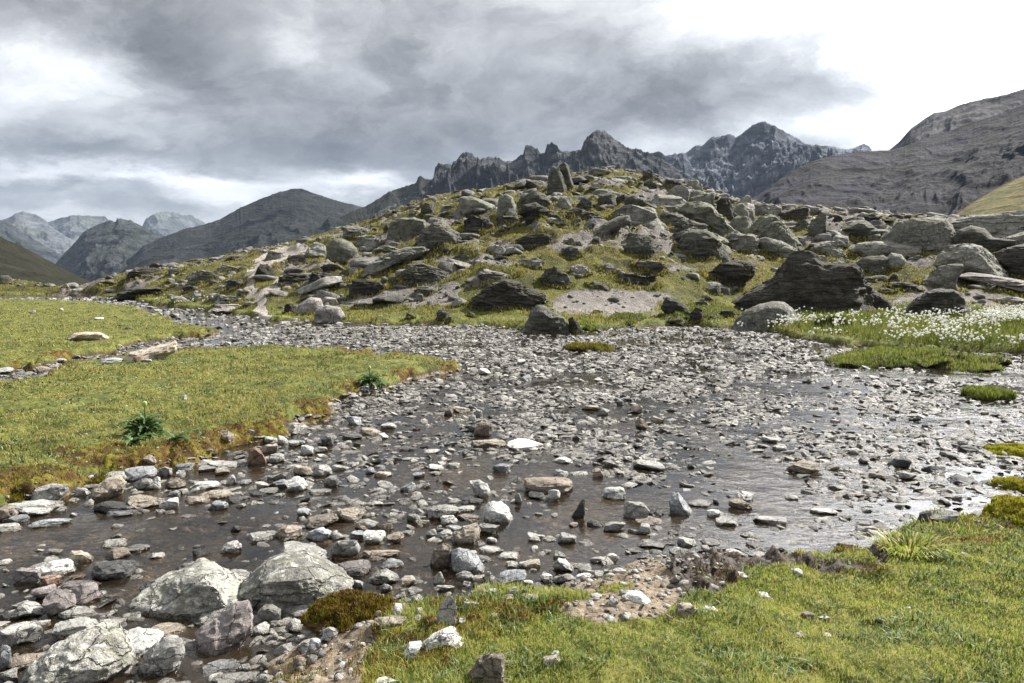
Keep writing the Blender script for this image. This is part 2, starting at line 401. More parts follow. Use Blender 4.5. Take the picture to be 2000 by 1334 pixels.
# small relief for mud clods and dirt
GZ = GZ + np.clip(mud, 0, 1) * (ridged(GX * 7, GY * 7, seed=95, oct=4) - .45) * .10 + dirt * (fbm(GX * 12, GY * 12, seed=96, oct=3) - .5) * .02 + moss * (fbm(GX * 8, GY * 8, seed=97, oct=4) - .35) * .09
grad = 0
def gsample(F, x, y):
    az = np.arctan2(x, y); lr = np.log(np.clip(np.hypot(x, y), .16, 13000))
    i = np.clip(np.searchsorted(AZ, az) - 1, 0, len(AZ) - 2); j = np.clip(np.searchsorted(LR, lr) - 1, 0, len(LR) - 2)
    u = (az - AZ[i]) / (AZ[i + 1] - AZ[i]); v = (lr - LR[j]) / (LR[j + 1] - LR[j])
    return F[i, j] * (1 - u) * (1 - v) + F[i + 1, j] * u * (1 - v) + F[i, j + 1] * (1 - u) * v + F[i + 1, j + 1] * u * v
_TR = np.exp(np.linspace(np.log(2.), np.log(100), 2200))
def hit(px, py):
    """where the view ray of a photo pixel meets the ground (or water)"""
    d = rays(px, py); h = math.hypot(d[0], d[1])
    X = d[0] / h * _TR; Y = d[1] / h * _TR; Z = CAMH + d[2] / h * _TR
    G = np.maximum(gsample(GZ, X, Y), 0.)
    k = np.nonzero(Z <= G)[0]
    if len(k) == 0:
        k = [int(np.argmax((G - CAMH) / _TR))]
    i = k[0]
    return np.array([X[i], Y[i], G[i]])

na, nr = len(AZ), len(RR)
idx = np.arange(na * nr).reshape(na, nr)
quads = np.stack([idx[:-1, :-1], idx[1:, :-1], idx[1:, 1:], idx[:-1, 1:]], -1).reshape(-1, 4)

def ground_material():
    m, t = newmat('ground')
    geo = t.n('NewGeometry', out=None); P = geo.outputs['Position']
    g, ba, di, mu, mo, far, pa = [t.attr(k) for k in ('grass', 'bare', 'dirt', 'mud', 'moss', 'hillside', 'footpath')]
    nA = t.noise(P, .55, 6, .6); nB = t.noise(P, 4., 6, .65); nC = t.noise(P, 22., 6, .72); nD = t.noise(P, 90., 3, .6)
    # bed of fine wet gravel
    vd = t.vor(t.vm('ADD', P, t.vm('MULTIPLY', t.noise(P, 6., 3, out=1), (.07, .07, .07))), 17., out=1)
    vd.node.inputs['Randomness'].default_value = 1
    vcol = vd.node.outputs[1]; vdist = vd.node.outputs[0]
    hue = t.n('SeparateColor', vcol)
    bed = t.ramp(hue, [(0, (.09, .075, .06)), (.35, (.20, .155, .10)), (.6, (.26, .23, .19)), (.85, (.32, .24, .15)), (1, (.45, .40, .33))])
    bed = t.mix(t.mr(vdist, .25, .6), bed, (.03, .024, .018))
    bed = t.mix(t.m('MULTIPLY', t.mr(nB, .46, .6), .9), bed, (.27, .215, .145))
    # grass
    gr = t.ramp(nB, [(.25, (.03, .035, .010)), (.42, (.07, .085, .017)), (.56, (.14, .15, .03)), (.7, (.21, .18, .055))])
    gr = t.mix(t.m('MULTIPLY', t.mr(nC, .45, .62), .6), gr, (.03, .035, .012))
    hg = t.ramp(t.m('ADD', t.m('MULTIPLY', nA, .6), t.m('MULTIPLY', nB, .4)), [(.32, (.06, .065, .014)), (.45, (.14, .135, .025)), (.55, (.23, .195, .04)), (.68, (.32, .25, .065))])
    hg = t.mix(t.mr(nC, .42, .6, 0, .75), hg, (.03, .032, .010))
    hd = t.mr(t.noise(P, 1.1, 8, .72), .49, .56, 0, .9)
    hg = t.mix(hd, hg, (.035, .036, .013))
    gr = t.mix(far, gr, hg)
    # moss
    ms = t.ramp(t.noise(P, 9., 5, .6), [(.3, (.035, .018, .008)), (.48, (.075, .042, .010)), (.6, (.13, .11, .015)), (.75, (.17, .17, .02))])
    # bare rock / scree: pinkish grey
    br = t.ramp(nC, [(.3, (.08, .07, .06)), (.5, (.21, .192, .178)), (.7, (.35, .325, .305))])
    br = t.mix(t.mr(nB, .45, .6, 0, .55), br, (.11, .095, .08))
    dr = t.ramp(nC, [(.3, (.09, .068, .047)), (.5, (.20, .158, .112)), (.7, (.33, .275, .21))])
    md = t.ramp(nC, [(.3, (.012, .008, .006)), (.6, (.05, .033, .022)), (.75, (.10, .07, .045))])
    soil = (.055, .038, .022)
    c = bed
    c = t.mix(t.mr(g, .0, .35), c, soil)
    c = t.mix(t.mr(t.m('ADD', g, t.m('MULTIPLY', t.m('SUBTRACT', nC, .5), .6)), .35, .7), c, gr)
    c = t.mix(t.mr(t.m('ADD', mo, t.m('MULTIPLY', t.m('SUBTRACT', nB, .5), .8)), .35, .6), c, ms)
    c = t.mix(t.mr(t.m('ADD', ba, t.m('MULTIPLY', t.m('SUBTRACT', nC, .5), .9)), .38, .62), c, br)
    c = t.mix(t.mr(t.m('ADD', pa, t.m('MULTIPLY', t.m('SUBTRACT', nB, .5), .5)), .35, .6), c, t.mix(nC, (.27, .24, .215), (.50, .46, .42)))
    c = t.mix(t.mr(t.m('ADD', di, t.m('MULTIPLY', t.m('SUBTRACT', nB, .5), .8)), .35, .65), c, dr)
    c = t.mix(t.mr(t.m('ADD', mu, t.m('MULTIPLY', t.m('SUBTRACT', nB, .5), .8)), .35, .6), c, md)
    c = t.vm('SCALE', c); t.put(c.node.inputs[3], t.mr(nD, .3, .7, .75, 1.25))
    h = t.m('ADD', t.m('MULTIPLY', nC, .6), t.m('MULTIPLY', nD, .25))
    h = t.m('ADD', h, t.m('MULTIPLY', nB, .6))
    h = t.m('SUBTRACT', h, t.m('MULTIPLY', vdist, .5))
    nrm = t.bump(h, .9, t.m('ADD', .03, t.m('MULTIPLY', far, .12)))
    b = t.n('BsdfPrincipled', Base_Color=c, Roughness=t.m('SUBTRACT', .95, t.m('MULTIPLY', mu, .3)), Normal=nrm)
    b.node.inputs['Specular IOR Level'].default_value = .25
    finish(t, b); return m
M_GROUND = ground_material()
me = mesh_np('ground', np.stack([GX, GY, GZ], -1).reshape(-1, 3), quads, True,
             dict(footpath=path.ravel(), grass=grass.ravel(), bare=bare.ravel(), dirt=dirt.ravel(), mud=mud.ravel(), moss=moss.ravel(), hillside=(sstep(0, .12, GM['t']) * GM['front']).ravel()), M_GROUND)
tag(add('ground', me), 'alpine ground of grassy banks, gravel stream bed and rocky grass hill', 'ground', kind='structure')

# ------------------------------------------------------------------ water
def water_material():
    m, t = newmat('water')
    P = t.n('NewGeometry', out=None).outputs['Position']
    v = t.mapping(P, (1.0, 1.5, 1), (0, 0, rad(25)))
    n1 = t.noise(v, 5., 3, .5, .6); n2 = t.noise(v, 19., 3, .55, .4); n3 = t.noise(P, 1.1, 2, .5)
    h = t.m('ADD', n1, t.m('MULTIPLY', n2, .45))
    amp = t.mr(n3, .4, .62, .18, 1.)
    nrm = t.bump(t.m('MULTIPLY', h, amp), .75, .014)
    fr = t.n('Fresnel', 1.36, nrm)
    gl = t.n('BsdfGlossy', Color=(1, 1, 1), Roughness=.07, Normal=nrm)
    tr = t.n('BsdfTransparent', (.88, .82, .72))
    silt = t.n('BsdfDiffuse', (.16, .12, .075))
    body = t.n('MixShader', t.mr(n3, .4, .65, .02, .16), tr, silt)
    finish(t, t.n('MixShader', fr, body, gl)); return m
n = 96; th = np.linspace(0, 2 * math.pi, n, endpoint=False); ring = np.stack([np.sin(th) * 52, np.cos(th) * 52, th * 0], -1)
V = np.vstack([[[0, 0, 0.]], ring]); F = np.array([[0, 1 + (i + 1) % n, 1 + i] for i in range(n)])
tag(add('water', mesh_np('water', V, F, True, None, water_material())), 'shallow clear stream water spread over gravel', 'water', kind='structure')
# ------------------------------------------------------------------ mountains
def mountmat(name, rock, scree, grass, gamt, scale, streak=.6, contrast=1., sm=((1, .35, 3.2), (.15, .35, 0)), bmp=1.):
    m, t = newmat(name)
    geo = t.n('NewGeometry', out=None)
    P = t.vm('SCALE', geo.outputs['Position']); P.node.inputs[3].default_value = 1 / scale
    n1 = t.noise(P, 2.2, 9, .62, .4); n2 = t.noise(P, 9., 8, .68, .3)
    st = t.noise(t.mapping(P, *sm), 4., 8, .66, .8)
    nz = t.n('SeparateXYZ', geo.outputs['Normal'], out=2)
    c = t.mix(t.mr(st, .38, .62), tuple(x * .5 for x in rock), tuple(x * 1.3 for x in rock))
    sc_ = t.vm('SCALE', None); sc_.node.inputs[0].default_value = scree
    t.put(sc_.node.inputs[3], t.mr(st, .40, .60, .5, 1.45))
    c = t.mix(t.mr(t.m('ADD', nz, t.m('MULTIPLY', t.m('SUBTRACT', n1, .5), 1.0)), .62, .82), c, sc_)
    c = t.mix(t.m('MULTIPLY', t.mr(t.m('ADD', n1, t.m('MULTIPLY', nz, .25)), .60, .72), gamt), c, grass)
    c = t.vm('SCALE', c); t.put(c.node.inputs[3], t.mr(n2, .3, .7, 1 - .38 * contrast, 1 + .38 * contrast))
    h = t.m('ADD', t.m('MULTIPLY', n2, .5), t.m('MULTIPLY', st, .8))
    nrm = t.bump(h, 1., scale * .085 * contrast * bmp)
    b = t.n('BsdfPrincipled', Base_Color=c, Roughness=.95, Normal=nrm); b.node.inputs['Specular IOR Level'].default_value = .1
    finish(t, b); return m
def mountain(name, label, pts, D, front, mat, jag=0, jagf=60, amp=.35, L=.08, prof=1.25, seed=1, step=.05, rows=170, rcv=.05, shift=0.):
    A, E = azel(np.array([p[0] for p in pts], float), np.array([p[1] for p in pts], float))
    az = np.arange(A[0], A[-1], rad(step)); e = np.interp(az, A, E)
    if jag:
        j = ridged(az * jagf * 4, az * 0 + seed, seed=seed, oct=4, gain=.6) - .45 + .5 * (fbm(az * jagf * 14, az * 0, seed=seed + 5, oct=3) - .5)
        k_ = np.ones(max(3, int(2.2 / step) | 1)); k_ /= k_.sum(); pad = len(k_) // 2
        es = np.convolve(np.pad(e, pad, mode='edge'), k_, 'valid')
        e = e + j * jag / FPX
    else:
        es = e
    rc = D * (1 + rcv * 2 * (fbm(az * 9, az * 0 + seed * 3., seed=seed + 1, oct=3) - .5) + shift * (az - az.mean()))
    zc = CAMH + rc * e
    r0 = rc * front; zf = -.05 * r0
    t = np.concatenate([np.linspace(0, 1, rows), 1 + np.linspace(.02, .8, 18)])
    G, Tt = np.meshgrid(az, t, indexing='ij'); rc2, r02, zc2, zf2 = rc[:, None], r0[:, None], zc[:, None], zf[:, None]
    R = r02 + (rc2 - r02) * Tt
    X, Y = np.sin(G) * R, np.cos(G) * R
    k = 1 / (L * D)
    wx = (fbm(X * k * .7, Y * k * .7, seed=seed + 30, oct=4) - .5) * 1.6
    # ribs and gullies running down the slope
    rib = ridged(G * D * k + wx, R * k * .28, seed=seed + 40, oct=6, gain=.58)
    rock = ridged(X * k * 2.3, Y * k * 2.3, seed=seed + 50, oct=6, gain=.6)
    p = np.clip(Tt, 0, 1) ** prof
    env = np.clip(Tt, 0, 1) ** .5 * np.clip(1 - Tt, 0, 1) ** .55 * 1.5
    hgt = (zc2 - zf2)
    zs2 = np.minimum(CAMH + rc * es, zc + hgt[:, 0] * .02)[:, None]
    Z = zf2 + (zs2 - zf2) * p + np.where(Tt < 1, np.interp(G + .05 * (fbm(X * k * 1.5, Y * k * 1.5, seed=seed + 70, oct=4) - .5) * np.clip(1 - Tt, 0, 1) ** .5 * (jag > 2), az, zc - zs2[:, 0]), zc2 - zs2) * np.clip(Tt, 0, 1) ** 5 + hgt * amp * env * ((rib - .55) * .75 + (rock - .5) * .35) * (Tt < 1)
    Z = np.where(Tt > 1, zc2 - (Tt - 1) * hgt * 1.1, Z)
    # nothing in front may rise above the crest line of sight
    lim = CAMH + R * (e[:, None] - .0012 * (1 - np.clip(Tt, 0, 1)))
    Z = np.where(Tt < 1, np.minimum(Z, lim), Z)
    na, nt = G.shape; ix = np.arange(na * nt).reshape(na, nt)
    q = np.stack([ix[:-1, :-1], ix[1:, :-1], ix[1:, 1:], ix[:-1, 1:]], -1).reshape(-1, 4)
    me = mesh_np(name, np.stack([X, Y, Z], -1).reshape(-1, 3), q, True, None, mat)
    return tag(add(name, me), label, 'mountain', kind='structure')

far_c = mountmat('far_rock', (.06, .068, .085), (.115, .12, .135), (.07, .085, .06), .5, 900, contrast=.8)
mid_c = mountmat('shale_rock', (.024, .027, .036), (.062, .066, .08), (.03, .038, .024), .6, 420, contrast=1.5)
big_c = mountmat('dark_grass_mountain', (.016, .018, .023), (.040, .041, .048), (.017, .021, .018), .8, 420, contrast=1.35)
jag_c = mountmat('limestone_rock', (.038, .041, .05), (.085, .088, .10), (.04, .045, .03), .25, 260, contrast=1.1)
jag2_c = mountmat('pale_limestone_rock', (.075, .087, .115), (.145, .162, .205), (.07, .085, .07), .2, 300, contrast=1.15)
scr_c = mountmat('purple_scree', (.011, .012, .018), (.024, .025, .036), (.042, .040, .032), .4, 120, contrast=1.0, sm=((.28, 1.2, 2.6), (0, rad(32), rad(-15))), bmp=.6)
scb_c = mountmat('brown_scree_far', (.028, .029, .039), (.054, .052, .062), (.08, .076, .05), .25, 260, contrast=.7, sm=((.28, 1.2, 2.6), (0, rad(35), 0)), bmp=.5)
grs_c = mountmat('dry_grass_slope', (.16, .13, .05), (.19, .155, .065), (.12, .11, .045), .9, 40, contrast=.8)
drk_c = mountmat('dark_heath', (.020, .018, .014), (.030, .027, .022), (.020, .021, .012), .9, 60, contrast=1.)

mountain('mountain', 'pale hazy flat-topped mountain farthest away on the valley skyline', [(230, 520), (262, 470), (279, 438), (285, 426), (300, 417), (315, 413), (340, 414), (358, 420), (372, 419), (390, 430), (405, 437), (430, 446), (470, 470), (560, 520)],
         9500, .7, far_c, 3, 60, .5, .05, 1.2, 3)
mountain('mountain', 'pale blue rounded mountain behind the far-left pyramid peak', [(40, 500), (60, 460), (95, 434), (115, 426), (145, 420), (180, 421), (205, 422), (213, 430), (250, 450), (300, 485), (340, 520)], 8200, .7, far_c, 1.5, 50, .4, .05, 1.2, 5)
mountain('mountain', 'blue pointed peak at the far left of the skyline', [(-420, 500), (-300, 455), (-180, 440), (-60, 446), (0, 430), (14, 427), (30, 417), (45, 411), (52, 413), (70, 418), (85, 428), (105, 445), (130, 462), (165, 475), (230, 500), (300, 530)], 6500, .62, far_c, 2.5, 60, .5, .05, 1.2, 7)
mountain('mountain', 'light grey rocky spur below the blue pointed peak', [(-420, 470), (-200, 450), (-60, 425), (0, 428), (25, 440), (50, 455), (80, 475), (110, 492), (140, 510), (200, 540), (240, 556)], 4600, .6, mid_c, 3, 60, .5, .06, 1.2, 8)
mountain('mountain', 'steep craggy grey mountain with a notched flat top', [(60, 570), (100, 525), (118, 503), (135, 485), (150, 468), (163, 452), (180, 442), (200, 434), (215, 430), (226, 434), (229, 427), (236, 426), (255, 430), (275, 440), (300, 453), (330, 462), (370, 480), (470, 520), (560, 560)],
         3400, .55, mid_c, 3, 70, .6, .09, 1.05, 9)
mountain('mountain', 'big dark rounded mountain in the middle distance', [(200, 560), (240, 520), (280, 480), (320, 462), (360, 447), (400, 438), (430, 428), (470, 405), (510, 388), (545, 375), (575, 368), (592, 369), (610, 376), (640, 386), (665, 394), (690, 399), (740, 415), (800, 440), (900, 480)],
         2600, .5, big_c, 1.5, 50, .38, .12, 1.15, 12)
mountain('mountain', 'dark smooth shoulder with a small tooth on its crest', [(640, 440), (680, 415), (715, 402), (735, 390), (758, 375), (790, 364), (812, 358), (817, 345), (823, 343), (830, 349), (848, 350), (870, 352), (900, 370), (960, 400)], 2300, .6, drk_c, 2.5, 80, .3, .08, 1.2, 14)
mountain('mountain', 'jagged dark grey limestone ridge of towers behind the hill', [(660, 450), (700, 440), (740, 412), (780, 392), (820, 370), (846, 350), (850, 325), (858, 319), (868, 322), (878, 318), (882, 322), (895, 308), (905, 298), (915, 296), (925, 303), (940, 310), (955, 304), (975, 308), (990, 316), (1003, 312), (1022, 302),
         (1026, 285), (1034, 283), (1045, 287), (1056, 297), (1064, 296), (1068, 282), (1078, 279), (1088, 285), (1097, 295), (1115, 294), (1134, 293), (1142, 272), (1152, 262), (1168, 252), (1178, 255), (1192, 263), (1210, 277), (1228, 288), (1246, 291), (1270, 299), (1300, 315), (1350, 345), (1420, 400)],
         1900, .55, jag_c, 5, 55, .8, .10, .95, 17, .04, 190)
mountain('mountain', 'pale blue-grey limestone massif with one high pyramid summit', [(1200, 400), (1240, 325), (1262, 302), (1275, 298), (1290, 296), (1300, 303), (1320, 300), (1340, 298), (1352, 288), (1360, 282), (1372, 283), (1388, 268), (1400, 267), (1418, 263), (1428, 261), (1438, 267), (1452, 258), (1468, 245), (1482, 238),
         (1494, 237), (1508, 243), (1525, 252), (1545, 263), (1562, 272), (1578, 282), (1600, 283), (1625, 285), (1642, 290), (1655, 291), (1668, 289), (1678, 283), (1688, 280), (1697, 285), (1703, 294), (1730, 310), (1800, 345), (1900, 390)],
         2800, .5, jag2_c, 3.5, 60, .85, .09, 1.0, 23, .04, 190)
mountain('mountain', 'smooth bluish mountainside high at the right behind the scree slope', [(1690, 380), (1720, 315), (1738, 292), (1755, 278), (1780, 250), (1805, 232), (1825, 220), (1850, 216), (1870, 206), (1905, 196), (1935, 190), (1965, 184), (2000, 173), (2100, 130), (2400, 60), (2900, 20)],
         2000, .45, scb_c, 1.5, 60, .3, .1, 1.1, 28)
mountain('mountain', 'long dark purple-brown scree slope coming down from the right', [(1380, 430), (1440, 400), (1480, 382), (1520, 352), (1552, 330), (1590, 313), (1630, 303), (1680, 296), (1740, 293), (1765, 286), (1800, 272), (1850, 258), (1880, 245), (1920, 232), (1960, 220), (2000, 203), (2100, 155), (2400, 40), (2900, -60)],
         1100, .42, scr_c, 1, 40, .2, .10, 1.05, 34, .04, 200, shift=.35)
mountain('mountain', 'sunlit dry grass slope at the right edge', [(1820, 460), (1845, 440), (1868, 418), (1900, 395), (1940, 372), (1970, 357), (2000, 343), (2100, 300), (2400, 190), (2900, 60)], 330, .45, grs_c, 0, 60, .12, .12, 1.0, 41, .06, 120)
mountain('mountain', 'dark brown-green heath slope dropping from the left edge', [(-900, 300), (-500, 370), (-200, 410), (0, 463), (30, 475), (60, 490), (90, 506), (120, 522), (150, 538), (175, 549), (200, 562), (260, 590)], 420, .5, drk_c, 1, 50, .22, .1, 1.0, 45, .06, 120)

# air: one closed box of even, very thin bluish haze around camera and land
def haze():
    bm = bmesh.new(); bmesh.ops.create_cube(bm, size=1)
    me = bpy.data.meshes.new('haze'); bm.to_mesh(me); bm.free()
    m, t = newmat('haze'); v = t.n('VolumePrincipled', out=0); v.node.inputs['Color'].default_value = (.58, .74, 1, 1)
    v.node.inputs['Density'].default_value = HAZE; v.node.inputs['Anisotropy'].default_value = 0
    o_ = t.n('OutputMaterial', out=None); t.t.links.new(v, o_.inputs['Volume'])
    me.materials.append(m); o = add('haze', me)
    o.scale = (24000, 24000, 2600); o.location = (0, 0, 2600 / 2 - 1200)
    tag(o, 'thin bluish mountain haze filling the valley air', 'haze', kind='stuff')
HAZE = 2.6e-5
haze()
# ------------------------------------------------------------------ rocks
def rock_shape(seed, sub=4, outline=None, clips=10, box=.8, rough=.06, strata=0., sfreq=7., tilt=.3, blocks=0., bf=2.3):
    """unit rock: x,y in [-.5,.5], z in [0,1]"""
    rs = np.random.RandomState(seed)
    v, f = ico(sub); v = v.copy(); u = v.copy()
    if outline is None:
        v = np.sign(v) * np.abs(v) ** box; v /= np.abs(v).max()
    # facets: chop with random planes
    for k in range(clips if outline is None else clips // 2):
        n = rs.normal(size=3); n[1] *= .9; n /= np.linalg.norm(n)
        d = (v @ n).max() * rs.uniform(.58, .86)
        over = np.clip(v @ n - d, 0, None); v -= n * over[:, None] * .94
    if outline is not None:
        o = np.array(outline, float); o[:, 1] = -o[:, 1]
        c = (o.max(0) + o.min(0)) / 2; o = (o - c) / ((o.max(0) - o.min(0)) / 2)
        ang = np.arctan2(o[:, 1], o[:, 0]); R = np.hypot(o[:, 0], o[:, 1]); s = np.argsort(ang); ang, R = ang[s], R[s]
        # dense outline by following the polygon's straight edges
        P2 = o[s]; A2, R2 = [], []
        for i in range(len(P2)):
            a, b = P2[i], P2[(i + 1) % len(P2)]
            for w in np.linspace(0, 1, 12, endpoint=False):
                p = a + (b - a) * w; A2.append(math.atan2(p[1], p[0])); R2.append(math.hypot(*p))
        A2 = np.array(A2); R2 = np.array(R2); s = np.argsort(A2); A2, R2 = A2[s], R2[s]
        th = np.arctan2(v[:, 2], v[:, 0]); rho = np.hypot(v[:, 0], v[:, 2])
        rh0 = np.interp(th, *_radial(v)); Rt = np.interp(th, A2, R2, period=2 * math.pi)
        q = np.clip(rho / rh0, 0, 1) ** .62
        v[:, 0] = Rt * q * np.cos(th); v[:, 2] = Rt * q * np.sin(th)
        v[:, 1] *= 1.0
    if strata > 0:
        a = rs.uniform(-1, 1) * .25; n = np.array([math.sin(tilt), math.sin(a) * .5, math.cos(tilt)]); n /= np.linalg.norm(n)
        s = (v @ n) * sfreq + (fbm(v[:, 0] * 2, v[:, 1] * 2, v[:, 2] * 2, seed=seed, oct=3) - .5) * 2.4
        k = np.floor(s); fr = s - k
        step = _h(k, k * 0 + 3, seed=seed) - .5
        nxt = _h(k + 1, k * 0 + 3, seed=seed) - .5
        w = sstep(.72, .98, fr); lay = step * (1 - w) + nxt * w
        crease = -np.exp(-((fr - .85) / .13) ** 2) * .55
        dirn = u - n * (u @ n)[:, None]
        v += dirn * ((lay + crease) * strata)[:, None]
        s2 = (v @ n) * sfreq * 3.1 + (fbm(v[:, 0] * 3, v[:, 1] * 3, v[:, 2] * 3, seed=seed + 2, oct=2) - .5) * 3
        v += dirn * ((np.abs((s2 - np.floor(s2)) - .5) - .25) * strata * .5)[:, None]
    lo = v[:, 2] < 0
    g = 1 + .22 * np.clip(-v[:, 2], 0, 1) * lo
    if outline is None: v[:, 0] *= g; v[:, 1] *= g
    o3 = rs.uniform(0, 50, 3)
    d1 = fbm(u[:, 0] * 1.7 + o3[0], u[:, 1] * 1.7 + o3[1], u[:, 2] * 1.7 + o3[2], seed=seed, oct=2) - .5
    d2 = ridged(v[:, 0] * 3.2 + o3[1], v[:, 1] * 3.2 + o3[2], v[:, 2] * 3.2 + o3[0], seed=seed + 7, oct=5) - .5
    v += u * (d1 * rough * 2.6 * (outline is None) + d2 * rough * 1.5)[:, None]
    if blocks > 0:   # fractured block faces
        q = [v[:, i] * bf + (fbm(v[:, 0] * 1.5 + i, v[:, 1] * 1.5, v[:, 2] * 1.5, seed=seed + i, oct=2) - .5) * 1.1 + o3[i] for i in range(3)]
        b = _h(*[np.floor(a) for a in q], seed=seed) - .5
        v += u * (b * blocks)[:, None]
    mn, mx = v.min(0), v.max(0)
    v = (v - (mn + mx) / 2) / (mx - mn); v[:, 2] += .5
    return v, f
def _radial(v):
    th = np.arctan2(v[:, 2], v[:, 0]); rho = np.hypot(v[:, 0], v[:, 2])
    b = np.linspace(-math.pi, math.pi, 37); c = (b[1:] + b[:-1]) / 2
    i = np.clip(np.digitize(th, b) - 1, 0, 35); m = np.zeros(36); np.maximum.at(m, i, rho); m = np.maximum(m, .2)
    c = np.concatenate([[c[-1] - 2 * math.pi], c, [c[0] + 2 * math.pi]]); m = np.concatenate([[m[-1]], m, [m[0]]])
    return c, m

M = {}
M['d'] = rockmat('dark_schist', (.095, .09, .078), (.20, .195, .175), lich=(.13, .14, .06), lamt=.45, crust=(.22, .22, .19), camt=.3, strata=1.2, sscale=7, fine=1.1, wet=False, bump=1.3, moss=.25, rot=(.2, .25, 0))
M['k'] = rockmat('black_brown_schist', (.055, .049, .042), (.13, .12, .105), lich=(.08, .08, .04), lamt=.3, crust=(.13, .12, .10), camt=.25, strata=1.3, sscale=8, fine=1.1, wet=False, bump=1.4, moss=.15, rot=(.2, .4, 0))
M['n'] = rockmat('green_lichen_rock', (.12, .122, .10), (.25, .25, .215), lich=(.21, .22, .12), lamt=.5, crust=(.38, .38, .34), camt=.35, strata=.6, sscale=4, fine=1.2, wet=False, bump=1.1, moss=.25)
M['y'] = rockmat('grey_hill_rock', (.165, .16, .145), (.31, .30, .275), lich=(.2, .21, .11), lamt=.4, crust=(.43, .42, .38), camt=.4, strata=.6, sscale=5, fine=1.2, wet=False, bump=1.1, moss=.2)
M['i'] = rockmat('pinkish_rock', (.25, .225, .215), (.37, .34, .325), lamt=.1, crust=(.45, .42, .4), camt=.35, strata=.5, sscale=5, fine=1.3, wet=False, bump=1.)
M['z'] = rockmat('striped_dark_schist', (.07, .065, .06), (.20, .19, .17), lich=(.12, .12, .06), lamt=.2, crust=(.24, .23, .2), camt=.25, strata=1.8, sscale=9, fine=1.1, wet=False, bump=1.5, rot=(.1, 1.35, 0))
M['g'] = rockmat('grey_stream_stone', (.25, .245, .23), (.40, .395, .37), camt=.25, strata=.5, sscale=5, fine=4)
M['w'] = rockmat('whitish_stone', (.40, .40, .385), (.56, .56, .535), crust=(.55, .54, .51), camt=.2, strata=.3, sscale=4, fine=4, bump=.8)
M['b'] = rockmat('brown_stone', (.20, .165, .13), (.33, .285, .235), crust=(.36, .31, .25), camt=.35, strata=.6, sscale=5, fine=4)
M['t'] = rockmat('tan_stone', (.30, .255, .20), (.42, .375, .31), crust=(.5, .46, .4), camt=.3, strata=.4, sscale=4, fine=4)
M['s'] = rockmat('dark_slate_stone', (.055, .055, .055), (.12, .12, .12), crust=(.2, .2, .19), camt=.25, strata=.7, sscale=6, fine=4)
M['u'] = rockmat('blue_grey_stone', (.21, .22, .23), (.35, .365, .38), crust=(.37, .38, .38), camt=.2, strata=.4, sscale=5, fine=4, bump=.8)
M['p'] = rockmat('purple_stone', (.18, .16, .155), (.30, .27, .26), crust=(.37, .33, .32), camt=.3, strata=.5, sscale=5, fine=4)
M['o'] = rockmat('rust_stone', (.21, .13, .09), (.31, .22, .165), crust=(.34, .28, .22), camt=.3, strata=.5, sscale=5, fine=4)
M['l'] = rockmat('lichen_boulder', (.15, .145, .13), (.40, .395, .36), lich=(.34, .38, .14), lamt=.13, crust=(.64, .63, .60), camt=.75, strata=.6, sscale=4, fine=2.4, bump=1.1)
M['m'] = rockmat('mixed_gravel', (.19, .18, .165), (.44, .43, .40), crust=(.6, .59, .56), camt=.35, strata=.4, sscale=4, fine=3.2, attr=True, wetlev=.02)
TONE = dict(d='dark grey', k='black-brown', n='greenish lichened', y='pale grey', i='pinkish grey', z='dark striped', g='grey', w='whitish', b='brown', t='tan', s='dark slate', u='blue-grey', p='purplish', o='rust-brown', l='lichen-flecked')

